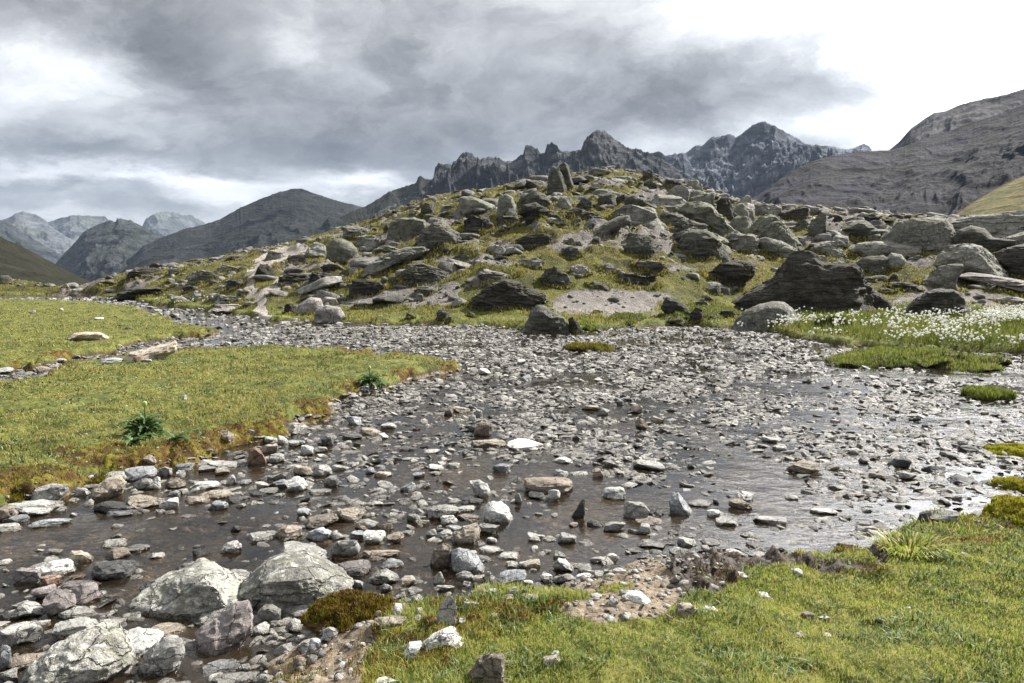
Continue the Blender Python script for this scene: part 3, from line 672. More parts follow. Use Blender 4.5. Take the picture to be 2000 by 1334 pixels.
PLACED = []      # dicts for labelling
FEET = []
OCC = []         # occupied pixel boxes of hand placed stones
def place(name, x0, y0, x1, y1, tone, shape='b', outline=None, label=None, cat='boulder', group=None, seed=None, sub=None, depth=None, embed=.18, noun=None, tilt=None):
    seed = seed if seed is not None else int(x0 * 7 + y0 * 13 + x1) % 99991
    rs = np.random.RandomState(seed)
    xc = (x0 + x1) / 2
    p = hit(xc, y1); dist = math.hypot(p[0], p[1]); slant = math.hypot(dist, CAMH - p[2])
    px2m = slant / FPX * 1.0
    w = (x1 - x0) * px2m; ext = (y1 - y0) * px2m
    th = math.atan2(CAMH - p[2], dist)
    asp = (x1 - x0) / max(1, (y1 - y0))
    d = depth * w if depth else w * (rs.uniform(.6, .85) if cat == 'boulder' else rs.uniform(.75, 1.05))
    s, c = max(math.sin(th), 0), math.cos(th)
    d = min(d, ext * .85 / max(s, 1e-3)) if s > .05 else d
    h = max((ext - d * s * (.5 if outline is not None else .65 if cat == 'boulder' else .85)) / c, .14 * w)
    az = math.atan2(p[0], p[1])
    # centre lies half a depth behind the front foot
    cx, cy = p[0] + math.sin(az) * d * .42, p[1] + math.cos(az) * d * .42
    e = (embed + (.12 if cat == 'boulder' else 0)) * h + .01
    fl = asp > 2.1 or shape == 's'
    if sub is None: sub = 5 if (x1 - x0) > 60 else 4 if (x1 - x0) > 20 else 3
    hillr = cat == 'boulder' and dist > 15
    lay = dict(b=(.05, 6), s=(.13, 4), d=(.0, 5), r=(.02, 6), u=(.07, 6), z=(.10, 9))[shape]
    tl = tilt if tilt is not None else {'z': 1.45, 'u': 1.1}.get(shape, rs.uniform(-.1, .55))
    strata = lay[0] * (1.0 if hillr else .35)
    clips = {'r': 7, 'd': 8}.get(shape, 15) + (0 if hillr else 4)
    big = sub >= 4
    V, F = rock_shape(seed, sub, outline, clips, .62 if not fl else .55, (.10 if hillr else .085) * (.6 if shape == 'r' else 1) * (.6 if outline is not None and hillr else 1), strata * (.55 if outline is not None and hillr else 1), lay[1], tl,
                      (.10 if hillr else .06) * (.35 if shape == 'r' else 1) * (1 if big else .4) * (.45 if outline is not None else 1))
    if outline is None and fl:   # slabs: thinner to one side
        V[:, 2] *= 1 - .35 * rs.rand() * (V[:, 0] + .5)
    kk = np.clip((.30 - V[:, 2]) / .30, 0, 1)
    if hillr or outline is not None:    # keep the foot as broad as the body and run it into the ground
        V[:, :2] *= (1 + .30 * kk ** .7)[:, None]
        V[:, 2] = np.where(kk > 0, V[:, 2] - kk * .25, V[:, 2])
        if outline is None: V[:, :2] *= (1 - .16 * np.clip(V[:, 2] - .3, 0, 1))[:, None]
    V = V * [w, d, h + e]; V[:, 2] -= e
    me = mesh_np(name, V, F, True, None, M[tone])
    try: me.set_sharp_from_angle(angle=rad(38 if sub > 3 else 30))
    except Exception: pass
    o = add(name, me); o.location = (cx, cy, p[2]); yaw = rs.uniform(-.12, .12) if outline is None else 0
    o.rotation_euler = (0, 0, -az + yaw)
    PLACED.append(dict(o=o, px=xc, py=(y0 + y1) / 2, y1=y1, area=(x1 - x0) * (y1 - y0), tone=tone, asp=asp, hill=hillr, label=label, cat=cat, group=group, shape=shape, noun=noun))
    OCC.append((x0, y0, x1, y1))
    if hillr: FEET.append((cx, cy, az, w, d))
    return o
def Z(org, sc, pts): return [(org[0] + a / sc, org[1] + b / sc) for a, b in pts]
def hero(name, org, sc, pts, tone, shape, label, **kw):
    o = Z(org, sc, pts); xs = [a for a, b in o]; ys = [b for a, b in o]
    return place(name, min(xs), min(ys), max(xs), max(ys), tone, shape, outline=o, label=label, **kw)
R2, S2 = (600, 200), 2.669
R3, S3 = (1200, 200), 2.425
R1, S1 = (0, 150), 2.669
R9, S9 = (1550, 400), 4.444
R5, S5 = (0, 900), 2.857
R7, S7 = (600, 900), 2.857
R8, S8 = (1300, 850), 2.756
R6, S6 = (600, 650), 2.669
R4, S4 = (0, 550), 2.669
# ---- landmark boulders of the hill (traced outlines, real depth and distance)
hero('boulder', R2, S2, [(1250, 420), (1258, 372), (1285, 338), (1312, 345), (1340, 385), (1356, 420), (1356, 460), (1335, 482), (1300, 478), (1256, 462)], 'd', 'u', 'upright split boulder on the crest, its broad left half', tilt=1.25, depth=.7)
hero('boulder', R2, S2, [(1302, 350), (1318, 328), (1345, 316), (1362, 335), (1374, 375), (1396, 430), (1372, 458), (1350, 462), (1340, 400), (1320, 370)], 'd', 'u', 'upright split boulder on the crest, its tall dark right half', tilt=1.25, depth=.8)
hero('boulder', R3, S3, [(568, 905), (600, 885), (640, 862), (700, 832), (765, 795), (800, 752), (825, 718), (850, 708), (905, 708), (950, 728), (985, 755), (1040, 755), (1100, 755), (1135, 775), (1148, 815), (1170, 850), (1195, 895), (1205, 950), (1190, 985), (1000, 1000), (850, 985), (700, 960), (600, 930)], 'k', 'b',
     'huge dark cracked boulder, the largest on the hillside', sub=6, depth=.6, tilt=.35, seed=4242)
hero('boulder', R3, S3, [(1175, 885), (1215, 882), (1260, 910), (1300, 935), (1325, 962), (1300, 985), (1200, 990), (1175, 950)], 'k', 'b', 'dark side of the huge cracked boulder, built as a separate black wedge')  # extra piece that stands in for the huge boulder's dark side
hero('boulder', R3, S3, [(575, 1030), (585, 1005), (620, 980), (680, 957), (740, 945), (790, 948), (830, 972), (860, 1010), (868, 1040), (820, 1062), (720, 1070), (620, 1066), (582, 1055)], 'y', 'r', 'smooth pale grey boulder at the water edge below the huge dark one', embed=.25)
hero('boulder', R2, S2, [(1128, 1140), (1145, 1110), (1165, 1075), (1200, 1052), (1235, 1055), (1280, 1080), (1340, 1108), (1368, 1140), (1368, 1185), (1340, 1205), (1250, 1200), (1170, 1192), (1130, 1170)], 'd', 'b', 'wedge-shaped grey-brown boulder standing in the pond edge', depth=.8)
hero('boulder', R2, S2, [(1360, 1130), (1385, 1120), (1415, 1145), (1437, 1180), (1415, 1200), (1372, 1200)], 'k', 'b', 'dark side of the grey-brown pond-edge boulder, built as a separate black rock')  # the boulder's dark side, put into a separate rock of darker colour
hero('boulder', R9, S9, [(1005, 900), (1060, 850), (1110, 800), (1180, 765), (1260, 745), (1340, 750), (1395, 775), (1430, 830), (1480, 890), (1500, 940), (1460, 970), (1300, 985), (1150, 975), (1050, 950)], 'z', 'z', 'dark dome boulder with vertical stripes behind the cotton grass', depth=.8)
hero('boulder', R3, S3, [(622, 612), (640, 575), (690, 545), (735, 535), (775, 545), (810, 575), (850, 620), (885, 665), (895, 695), (840, 690), (760, 672), (680, 645), (640, 632)], 'n', 's', 'big slanting layered boulder above the pale split slab', tilt=-.7, sub=6)
hero('boulder', R3, S3, [(300, 500), (345, 474), (400, 468), (455, 480), (500, 530), (550, 570), (592, 606), (500, 600), (420, 560), (340, 530)], 'n', 's', 'long greenish slab slanting down to the right on the upper hill', tilt=-.6)
hero('boulder', R3, S3, [(295, 715), (300, 660), (315, 622), (370, 604), (430, 605), (480, 628), (515, 670), (552, 725), (520, 745), (400, 745), (310, 735)], 'd', 'b', 'large rounded mossy grey boulder below the long greenish slab', sub=5)
hero('boulder', R3, S3, [(680, 650), (720, 640), (790, 655), (850, 680), (882, 705), (860, 725), (780, 715), (700, 690)], 'y', 's', 'pale grey slab with a cracked flat top left of the huge dark boulder')
hero('boulder', R2, S2, [(1650, 790), (1655, 740), (1675, 700), (1720, 684), (1770, 690), (1805, 705), (1817, 760), (1812, 800), (1740, 806), (1670, 800)], 'd', 'b', 'dark block with a rounded top alone on the grass mid hill')
hero('boulder', R2, S2, [(560, 745), (562, 700), (590, 660), (640, 630), (690, 618), (740, 640), (790, 670), (808, 700), (780, 730), (700, 748), (600, 752)], 'd', 's', 'big dark layered boulder with a rounded top left of mid hill', sub=6, tilt=.1)
hero('boulder', R2, S2, [(420, 712), (422, 660), (440, 620), (480, 605), (560, 600), (618, 612), (622, 650), (600, 690), (500, 705)], 'n', 'b', 'square pale green boulder left of the big dark layered one')
hero('boulder', R2, S2, [(775, 575), (778, 530), (800, 492), (850, 488), (920, 505), (980, 525), (992, 570), (900, 580)], 'n', 'b', 'wide greenish boulder with a sloping top near the left crest')
hero('boulder', R2, S2, [(990, 570), (992, 520), (1005, 488), (1035, 478), (1070, 490), (1088, 530), (1090, 565), (1040, 575)], 'n', 'u', 'upright greenish boulder beside the wide greenish one')
hero('boulder', R2, S2, [(1088, 540), (1095, 505), (1130, 475), (1190, 455), (1240, 470), (1285, 510), (1292, 545), (1200, 560)], 'd', 'b', 'broad brown-grey boulder below the upright split boulder')
hero('boulder', R2, S2, [(1098, 565), (1130, 530), (1190, 518), (1250, 545), (1318, 580), (1320, 598), (1220, 603), (1150, 590)], 'k', 's', 'black layered slab under the broad brown-grey boulder', tilt=-.4)
hero('boulder', R2, S2, [(490, 940), (492, 880), (520, 845), (580, 832), (650, 850), (720, 870), (790, 895), (832, 925), (800, 945), (700, 940), (600, 948), (540, 945)], 'd', 's', 'long dark slab tapering to the right, left of mid slope', sub=6, tilt=-.5)
hero('boulder', R2, S2, [(850, 1020), (880, 985), (960, 940), (1030, 915), (1110, 930), (1180, 960), (1240, 975), (1262, 1010), (1200, 1040), (1130, 1060), (1050, 1078), (960, 1050), (880, 1040)], 'k', 's', 'broad black layered outcrop above the pond shore', sub=6, tilt=.45)
hero('boulder', R2, S2, [(1065, 730), (1080, 708), (1150, 690), (1230, 684), (1280, 695), (1280, 725), (1220, 748), (1120, 750)], 'k', 's', 'low black slab on the grass in mid hill', tilt=.1)
hero('boulder', R2, S2, [(1432, 680), (1480, 655), (1550, 620), (1620, 595), (1680, 590), (1692, 615), (1620, 650), (1540, 690), (1460, 697)], 'y', 's', 'long tan-grey slab slanting up to the right on bare ground', tilt=.5)
hero('boulder', R2, S2, [(265, 872), (330, 820), (420, 780), (520, 755), (620, 750), (642, 765), (560, 800), (450, 835), (340, 870)], 'y', 's', 'long pale streaked slab slanting up the left hillside', tilt=.4)
hero('boulder', R2, S2, [(100, 790), (112, 740), (140, 715), (180, 710), (230, 725), (262, 760), (270, 800), (220, 825), (150, 826)], 'n', 'r', 'rounded pale green boulder on the left hillside')
hero('boulder', R3, S3, [(422, 850), (440, 800), (490, 765), (560, 748), (640, 750), (662, 765), (655, 800), (610, 840), (540, 868), (460, 866)], 'k', 's', 'black slab boulder left of the huge dark cracked boulder', tilt=.3)
hero('boulder', R3, S3, [(220, 965), (245, 922), (290, 928), (340, 960), (378, 990), (372, 1015), (300, 1005), (240, 985)], 'k', 'b', 'small black wedge behind the pond shore left of the smooth pale boulder')
hero('boulder', R9, S9, [(345, 265), (420, 215), (500, 165), (560, 142), (620, 145), (690, 195), (770, 270), (740, 290), (600, 285), (450, 280)], 'd', 'u', 'dark tent-shaped boulder with a sharp ridge', tilt=-.6)
hero('boulder', R9, S9, [(132, 270), (135, 190), (150, 140), (200, 110), (245, 90), (268, 95), (272, 180), (262, 275), (210, 292), (150, 285)], 'd', 'u', 'upright dark boulder standing left of the tent-shaped one', tilt=1.3)
hero('boulder', R9, S9, [(735, 330), (770, 290), (850, 215), (920, 165), (1010, 150), (1150, 135), (1270, 150), (1320, 210), (1335, 290), (1300, 350), (1150, 355), (1000, 350), (850, 345)], 'y', 'r', 'big pale grey domed boulder on the right plateau', sub=6)
hero('boulder', R9, S9, [(1275, 500), (1300, 440), (1370, 385), (1480, 370), (1600, 385), (1690, 450), (1760, 530), (1785, 600), (1650, 615), (1500, 615), (1400, 590), (1330, 530)], 'y', 'b', 'large rounded grey boulder in front of the overhanging outcrop', sub=6)
hero('boulder', R9, S9, [(1300, 200), (1420, 130), (1600, 100), (1850, 95), (2100, 75), (2400, 60), (2500, 160), (2400, 230), (2100, 240), (1900, 180), (1700, 215), (1500, 235), (1400, 260), (1320, 300)], 'y', 's', 'long overhanging layered outcrop at the right edge', sub=6, depth=.35, tilt=.12)
hero('boulder', R9, S9, [(1380, 375), (1410, 300), (1470, 230), (1550, 205), (1640, 225), (1700, 280), (1850, 300), (1840, 340), (1720, 380), (1640, 400), (1500, 390)], 'd', 'r', 'dark rounded boulder tucked under the overhanging outcrop')
hero('boulder', R9, S9, [(1720, 460), (1800, 420), (1950, 370), (2200, 330), (2400, 340), (2450, 480), (2400, 590), (2100, 590), (1900, 560), (1770, 520)], 'k', 's', 'black layered slab below the overhanging outcrop at the right edge', sub=5, tilt=.2)
hero('boulder', R9, S9, [(1660, 385), (1760, 330), (1880, 280), (2050, 240), (2300, 250), (2300, 340), (2000, 360), (1850, 385), (1720, 395)], 'y', 's', 'pale layered ledge between the overhanging outcrop and the black slab', sub=5, tilt=.2)
hero('boulder', R9, S9, [(1510, 625), (1600, 610), (1750, 618), (1900, 640), (2200, 680), (2250, 730), (2050, 740), (1850, 700), (1650, 660)], 'i', 's', 'flat pinkish slab below the large rounded grey boulder', embed=.5)
hero('boulder', R9, S9, [(520, 440), (530, 380), (580, 345), (700, 330), (830, 335), (960, 350), (1060, 370), (1070, 420), (1000, 455), (800, 450), (600, 455)], 'y', 'b', 'low rough grey ledge in front of the big pale domed boulder', sub=5)
hero('boulder', R9, S9, [(540, 560), (560, 490), (640, 460), (760, 455), (800, 480), (790, 560), (660, 578)], 'd', 'b', 'mossy dark rock below the low rough ledge')
hero('boulder', R9, S9, [(795, 550), (800, 470), (850, 430), (920, 440), (960, 480), (950, 530), (880, 552)], 'y', 'r', 'rounded grey rock right of the mossy dark rock')
hero('boulder', R9, S9, [(1105, 665), (1180, 600), (1250, 550), (1340, 535), (1420, 540), (1425, 580), (1385, 620), (1380, 680), (1300, 725), (1200, 700), (1130, 690)], 'y', 's', 'pale slaty ledge with splayed layers above the striped dome', tilt=.35, sub=5)
hero('boulder', R1, S1, [(615, 1150), (640, 1120), (720, 1100), (820, 1100), (872, 1108), (868, 1130), (780, 1135), (700, 1150)], 'k', 's', 'low black overhanging slab by the upper stream bend')
hero('boulder', R1, S1, [(1530, 1225), (1560, 1180), (1620, 1150), (1670, 1155), (1690, 1200), (1660, 1235), (1580, 1240)], 'i', 'r', 'smooth pinkish rock on the shore, left of the three')
hero('boulder', R1, S1, [(1665, 1170), (1700, 1148), (1750, 1155), (1768, 1185), (1730, 1197), (1680, 1190)], 'i', 'r', 'small pinkish rock at the back of the shore trio')
hero('boulder', R1, S1, [(1635, 1265), (1650, 1210), (1700, 1190), (1770, 1200), (1800, 1240), (1790, 1265), (1720, 1280), (1660, 1278)], 'i', 'r', 'smooth pinkish rock nearest the water in the shore trio')
# ---- the other hill boulders: x0 y0 x1 y1 tone+shape (zoomed coordinates)
HB2 = """1458 332 1620 376 ys;1640 343 1725 370 ys;1745 357 1812 406 kb;1440 380 1500 412 db;1130 398 1262 452 ks;1488 450 1600 492 yr;1380 468 1530 518 yr;1508 470 1612 538 db;1608 465 1690 522 ks;1650 475 1765 548 ds;1300 487 1396 556 nr;1395 503 1492 560 db;1335 545 1440 585 kb
1380 560 1550 616 ks;820 532 922 582 kb;900 485 942 506 kb;590 522 672 592 du;605 580 680 615 nr;1015 555 1102 602 nr;1560 540 1842 626 yr;745 610 832 646 kb;805 580 976 686 ks;975 590 1112 628 ds;1320 750 1436 818 du;1085 805 1240 856 ys;335 740 520 800 ns;170 638 346 700 ns
250 690 382 756 yb;0 730 100 800 yb;0 878 242 972 ks;218 920 420 1012 kb;860 860 1120 935 is;1195 850 1390 965 ds;1370 840 1480 905 is;1510 850 1660 890 is;1575 860 1830 962 ks;1708 820 1866 882 ks;670 1080 746 1136 kb;560 1000 610 1042 yr;735 1010 846 1066 ys;540 950 692 1012 ds;240 1040 336 1076 ds
1455 930 1570 972 kb;400 640 432 676 kb;690 530 782 570 ys;1095 582 1172 612 ys;1240 596 1345 632 ys;1345 706 1400 740 db;1480 700 1530 738 db;840 700 895 726 ds;750 790 850 830 ds;700 750 760 790 kb;1040 430 1100 456 yb;1410 425 1440 470 yb;1480 420 1530 450 yb
720 1120 760 1150 kb;830 1090 880 1120 db;510 1100 560 1130 db;160 1010 215 1035 yb;1390 720 1432 745 yb;1490 1080 1540 1100 db;930 740 1040 800 yb;1250 930 1330 960 db;1160 1010 1215 1030 db;1010 640 1050 660 db;1480 530 1520 550 db;1750 590 1800 625 db;640 880 690 915 nb"""
HB3 = """185 507 365 592 ds;268 546 458 622 ds;300 588 515 640 ns;0 482 215 570 yr;0 528 80 592 db;170 432 342 486 yr;255 395 352 456 yr;340 366 424 422 nu;215 353 322 402 ks;352 418 482 500 nb;478 452 562 532 kb;548 480 662 562 nb;520 545 650 625 nb;500 608 684 704 yb;660 480 742 530 yb
730 490 800 545 yb;130 322 188 362 kb;130 366 212 418 ds;95 752 240 798 ds;430 862 508 912 db;355 975 420 1048 kb;380 930 456 990 ds;495 985 578 1020 kb;792 490 925 552 kb;918 498 978 532 yb;935 655 1082 722 ys;850 560 922 602 db;1115 530 1252 576 ks;1042 535 1080 566 ku;1280 545 1352 572 ks
1300 850 1442 892 ks;1290 815 1340 850 kb;1030 635 1110 690 yr;1230 580 1290 605 ds;1825 920 1942 960 is;1740 860 1810 888 ks;1260 880 1330 902 ds;1145 820 1230 850 ds;1300 760 1360 790 yb;1400 570 1445 590 ys;620 590 660 620 kb;690 500 730 530 kb;770 520 812 550 kb;590 440 650 480 yb;1540 760 1600 785 yb"""
HB1 = """1330 978 1442 1052 kb;1448 1020 1622 1085 ks;1600 1008 1805 1112 ks;745 1115 872 1146 ys;895 1140 1002 1180 ys;1130 1132 1292 1180 ys;1115 1182 1312 1216 is;985 1005 1162 1072 ds;1130 975 1246 1012 ys;0 1043 56 1080 dr;378 1100 450 1126 yr;650 990 842 1050 kb;245 1075 292 1096 yb
1480 1180 1562 1236 kb;955 1090 1010 1125 kb;1590 890 1700 950 yb;1380 905 1500 950 is;1190 930 1260 950 db;880 1000 960 1030 kb;1500 930 1600 980 kb;330 1085 360 1105 yb;1180 1060 1300 1100 kb;520 1060 600 1090 kb"""
def parse(s, org, sc, cat='boulder', name='boulder'):
    for it in s.replace('\n', ';').split(';'):
        it = it.split()
        if not it: continue
        a, b, c, d = [float(v) for v in it[:4]]
        k = it[4]; tone = k[0]; shape = k[1] if len(k) > 1 else 'b'
        if cat == 'stone' and len(k) == 1: shape = 's' if (c - a) / (d - b) > 2.0 else 'b'
        place(name, org[0] + a / sc, org[1] + b / sc, org[0] + c / sc, org[1] + d / sc, tone, shape, cat=cat,
              group='boulders strewn over the hill' if cat == 'boulder' else 'stones lying in the stream bed')
parse(HB2, R2, S2); parse(HB3, R3, S3); parse(HB1, R1, S1)
# ---- foreground heroes
kw = dict(cat='stone', embed=.3)
hero('stone', R5, S5, [(768, 850), (780, 800), (830, 765), (935, 715), (960, 690), (1060, 650), (1130, 620), (1210, 650), (1262, 720), (1330, 765), (1388, 815), (1330, 840), (1200, 850), (1100, 880), (950, 895), (850, 890)], 'l', 'b', 'large angular pale slab boulder with yellow-green lichen in the near stream', sub=6, **kw)
hero('stone', R5, S5, [(1095, 870), (1180, 830), (1290, 790), (1392, 820), (1395, 850), (1300, 880), (1200, 915), (1120, 910)], 'g', 's', 'broken dark-edged slab leaning under the lichen slab boulder', sub=5, **kw)
hero('stone', R5, S5, [(1355, 740), (1370, 680), (1420, 640), (1500, 570), (1600, 540), (1720, 545), (1820, 600), (1900, 640), (1958, 690), (1900, 740), (1800, 770), (1700, 800), (1550, 835), (1400, 825)], 'l', 'r', 'largest rounded boulder in the foreground, white-crusted with a dark face', sub=6, **kw)
hero('stone', R5, S5, [(1520, 575), (1570, 520), (1600, 482), (1700, 490), (1800, 500), (1855, 540), (1850, 580), (1700, 590), (1560, 600)], 'g', 'b', 'grey slab rising behind the largest rounded foreground boulder', sub=5, **kw)
hero('stone', R5, S5, [(1115, 960), (1130, 930), (1220, 900), (1300, 850), (1380, 835), (1397, 880), (1395, 960), (1340, 1020), (1240, 1055), (1160, 1072), (1125, 1040)], 'p', 'b', 'pinkish block below the lichen slab boulder', sub=5, **kw)
hero('stone', R5, S5, [(200, 1220), (250, 1150), (330, 1100), (450, 1060), (560, 1040), (640, 1070), (682, 1130), (680, 1200), (600, 1270), (400, 1300), (230, 1290)], 'l', 'b', 'big flat lichen-crusted boulder at the bottom left corner area', sub=6, **kw)
hero('stone', R5, S5, [(590, 985), (620, 958), (680, 990), (720, 1015), (780, 992), (860, 1005), (885, 1030), (860, 1080), (760, 1108), (660, 1090), (600, 1040)], 'w', 'b', 'white saddle-shaped stone behind the bottom-left lichen boulder', sub=5, **kw)
hero('stone', R5, S5, [(775, 1190), (820, 1110), (880, 1050), (950, 1012), (995, 1020), (1008, 1080), (980, 1140), (900, 1175), (830, 1200)], 'g', 'b', 'grey pear-shaped stone right of the white saddle-shaped stone', sub=5, **kw)
hero('stone', R7, S7, [(980, 300), (990, 255), (1030, 232), (1080, 235), (1125, 265), (1150, 315), (1110, 345), (1040, 340), (995, 330)], 'w', 'b', 'angular white rock in the open water at mid stream', sub=5, **kw)
hero('stone', R7, S7, [(905, 115), (960, 108), (1005, 130), (1025, 170), (1020, 200), (980, 205), (940, 180)], 'w', 'b', 'white wedge stone pointing up-left in the open water', sub=5, **kw)
hero('stone', R7, S7, [(1205, 130), (1215, 95), (1300, 88), (1420, 90), (1470, 105), (1485, 150), (1440, 180), (1340, 182), (1230, 170)], 'b', 's', 'long brown slab stone with a dark front in mid stream', sub=5, **kw)
hero('stone', R7, S7, [(1470, 295), (1500, 262), (1532, 220), (1548, 225), (1550, 270), (1530, 318), (1500, 320)], 's', 'u', 'dark fin-shaped stone standing in the water', sub=4, depth=.35, **kw)
hero('stone', R7, S7, [(722, 912), (728, 850), (745, 810), (795, 768), (828, 790), (830, 915), (780, 918)], 'w', 'd', 'pale whitish slab set upright in the mossy bank', sub=5, depth=.3, cat='stone', embed=.12)
hero('stone', R7, S7, [(800, 580), (805, 520), (840, 495), (900, 500), (960, 555), (1000, 600), (990, 635), (900, 620), (820, 610)], 'u', 'b', 'big blue-grey stone with a white-veined top near the bank', sub=5, **kw)
hero('stone', R7, S7, [(1040, 690), (1080, 645), (1150, 615), (1210, 610), (1222, 640), (1150, 670), (1070, 702)], 'u', 's', 'long pale blue slab lying on the small gravel near the bank', sub=5, **kw)
hero('stone', R7, S7, [(1370, 590), (1400, 550), (1440, 560), (1490, 605), (1470, 625), (1400, 620)], 'w', 's', 'flat white triangular stone on the gravel bar near the bank', sub=4, **kw)
hero('stone', R7, S7, [(800, 445), (815, 395), (870, 368), (950, 362), (968, 400), (960, 450), (880, 462), (820, 468)], 't', 'b', 'large pale tan block in the stone pile at centre', sub=5, **kw)
hero('stone', R7, S7, [(690, 560), (710, 500), (760, 470), (808, 478), (805, 560), (770, 598), (710, 595)], 'b', 'b', 'brown-grey rounded stone left of the big blue-grey one', sub=5, **kw)
hero('stone', R7, S7, [(525, 1110), (530, 1080), (570, 1040), (640, 1030), (625, 1055), (560, 1080), (540, 1112)], 'w', 's', 'narrow white edge of rock showing through the turf', sub=4, **kw)
hero('stone', R7, S7, [(660, 1035), (690, 985), (760, 955), (820, 950), (865, 1015), (850, 1025), (780, 1000), (700, 1020)], 'w', 's', 'curved white rock embedded in the mossy turf', sub=5, **kw)
hero('stone', R7, S7, [(915, 1190), (960, 1130), (1030, 1095), (1090, 1088), (1100, 1130), (1090, 1240), (1000, 1260), (930, 1240)], 'b', 'b', 'brown and white pointed rock in the near grass', sub=5, **kw)
hero('stone', R7, S7, [(1770, 755), (1800, 738), (1860, 738), (1905, 775), (1880, 788), (1800, 780)], 'w', 'r', 'smooth white stone on the tan dirt', sub=4, **kw)
hero('stone', R8, S8, [(20, 370), (35, 325), (65, 315), (100, 350), (145, 400), (140, 425), (80, 430), (30, 410)], 'u', 'u', 'grey spike-topped stone at the bar edge right of centre', sub=5, **kw)
hero('stone', R4, S4, [(1295, 920), (1305, 880), (1330, 865), (1365, 885), (1390, 930), (1370, 958), (1310, 955)], 'o', 'b', 'reddish-brown pyramid stone in the water by the left bar', sub=4, **kw)
hero('stone', R5, S5, [(205, 235), (198, 190), (220, 150), (290, 140), (355, 145), (362, 175), (330, 215), (280, 238)], 'g', 'b', 'grey square block against the mossy left bank', sub=5, **kw)
hero('stone', R5, S5, [(520, 185), (540, 145), (600, 110), (660, 105), (692, 130), (670, 180), (610, 215), (540, 215)], 't', 'b', 'large tan block among the stones below the left bank', sub=5, **kw)
hero('stone', R5, S5, [(700, 75), (715, 50), (780, 45), (850, 50), (865, 75), (840, 105), (770, 112), (715, 100)], 'u', 'r', 'pale blue-grey oval stone at the foot of the left bank', sub=5, **kw)
hero('stone', R5, S5, [(540, 640), (545, 600), (570, 578), (660, 575), (730, 585), (757, 615), (740, 650), (640, 660)], 's', 'b', 'black block with a pale flat top in the near water', sub=5, **kw)
hero('stone', R4, S4, [(372, 290), (410, 270), (470, 265), (530, 275), (560, 298), (530, 310), (430, 300)], 't', 's', 'flat tan slab lying in the far left meadow', sub=4, **kw)
hero('stone', R4, S4, [(665, 390), (700, 360), (780, 345), (870, 330), (905, 320), (915, 345), (900, 368), (800, 395), (720, 400)], 't', 's', 'mossy slab with a pale rim beside the small side channel', sub=5, **kw)
SB5 = """320 870 525 995 g;328 975 492 1066 t;18 910 176 1035 gs;350 808 526 882 ws;0 1050 56 1172 u;75 1075 236 1170 b;0 1172 86 1245 g;222 545 400 646 w;95 596 222 686 p;788 655 946 752 s;380 666 546 726 p;408 698 550 802 p;264 740 406 872 p;190 700 306 776 p
72 794 212 884 g;990 564 1136 666 s;1190 596 1400 716 g;828 895 1032 986 t;1434 802 1562 912 g;1564 776 1762 872 g;1854 690 1968 752 w;1148 1106 1352 1198 u;670 1146 762 1202 g;1208 1186 1432 1262 g;1420 1186 1524 1256 g;590 442 706 486 w;694 470 824 516 g;830 510 912 548 w;598 490 718 556 b
252 486 338 526 g;388 500 508 572 t;1080 466 1166 532 s;1238 440 1342 516 g;1290 360 1342 396 s;1384 394 1570 450 gs;1548 356 1690 446 b;1658 260 1742 312 u;1790 262 1862 300 w;82 230 322 282 ws;148 255 278 306 w;58 304 152 346 u;0 346 112 398 g;0 252 92 336 b;192 330 378 368 us
424 150 498 196 w;470 125 546 156 g;562 66 692 132 g;542 212 712 292 ss;610 275 738 312 u;714 180 896 268 t;752 96 852 162 g;860 96 896 162 w;930 96 1032 156 b;898 206 992 272 w;980 55 1032 102 g;895 30 962 86 g;980 5 1082 62 u;1160 5 1368 56 gs;1074 105 1228 162 w;1110 20 1216 62 g
1108 155 1304 212 ts;1254 196 1342 242 s;1168 216 1268 276 u;1320 96 1402 136 u;1264 80 1318 138 g;1594 86 1718 172 w;1524 100 1618 152 u;1418 106 1512 152 g;1724 148 1864 192 g;1808 80 1892 146 g;1640 20 1742 86 b;1744 16 1852 92 g;1848 20 1932 56 g;1400 168 1498 202 ss;1204 40 1282 82 b
1040 205 1180 240 b;800 130 880 165 g;1000 155 1060 190 g;730 270 800 300 g;870 270 920 300 p;690 240 760 280 g;940 160 1010 200 u;1450 150 1560 185 g;0 850 55 900 s;380 720 470 770 g;240 635 330 700 o;400 630 470 660 o;0 1240 90 1300 g;90 980 220 1020 s;340 560 440 600 s;1400 640 1500 690 s;1560 640 1640 700 g
1500 880 1580 930 g;1600 880 1700 960 g;1400 910 1500 975 w;1650 960 1720 1010 g;1690 940 1760 975 g;1660 990 1790 1070 g;1790 920 1895 985 g;1640 1100 1720 1160 b;1500 960 1550 1010 g;1340 1140 1400 1180 g;1580 700 1680 760 g"""
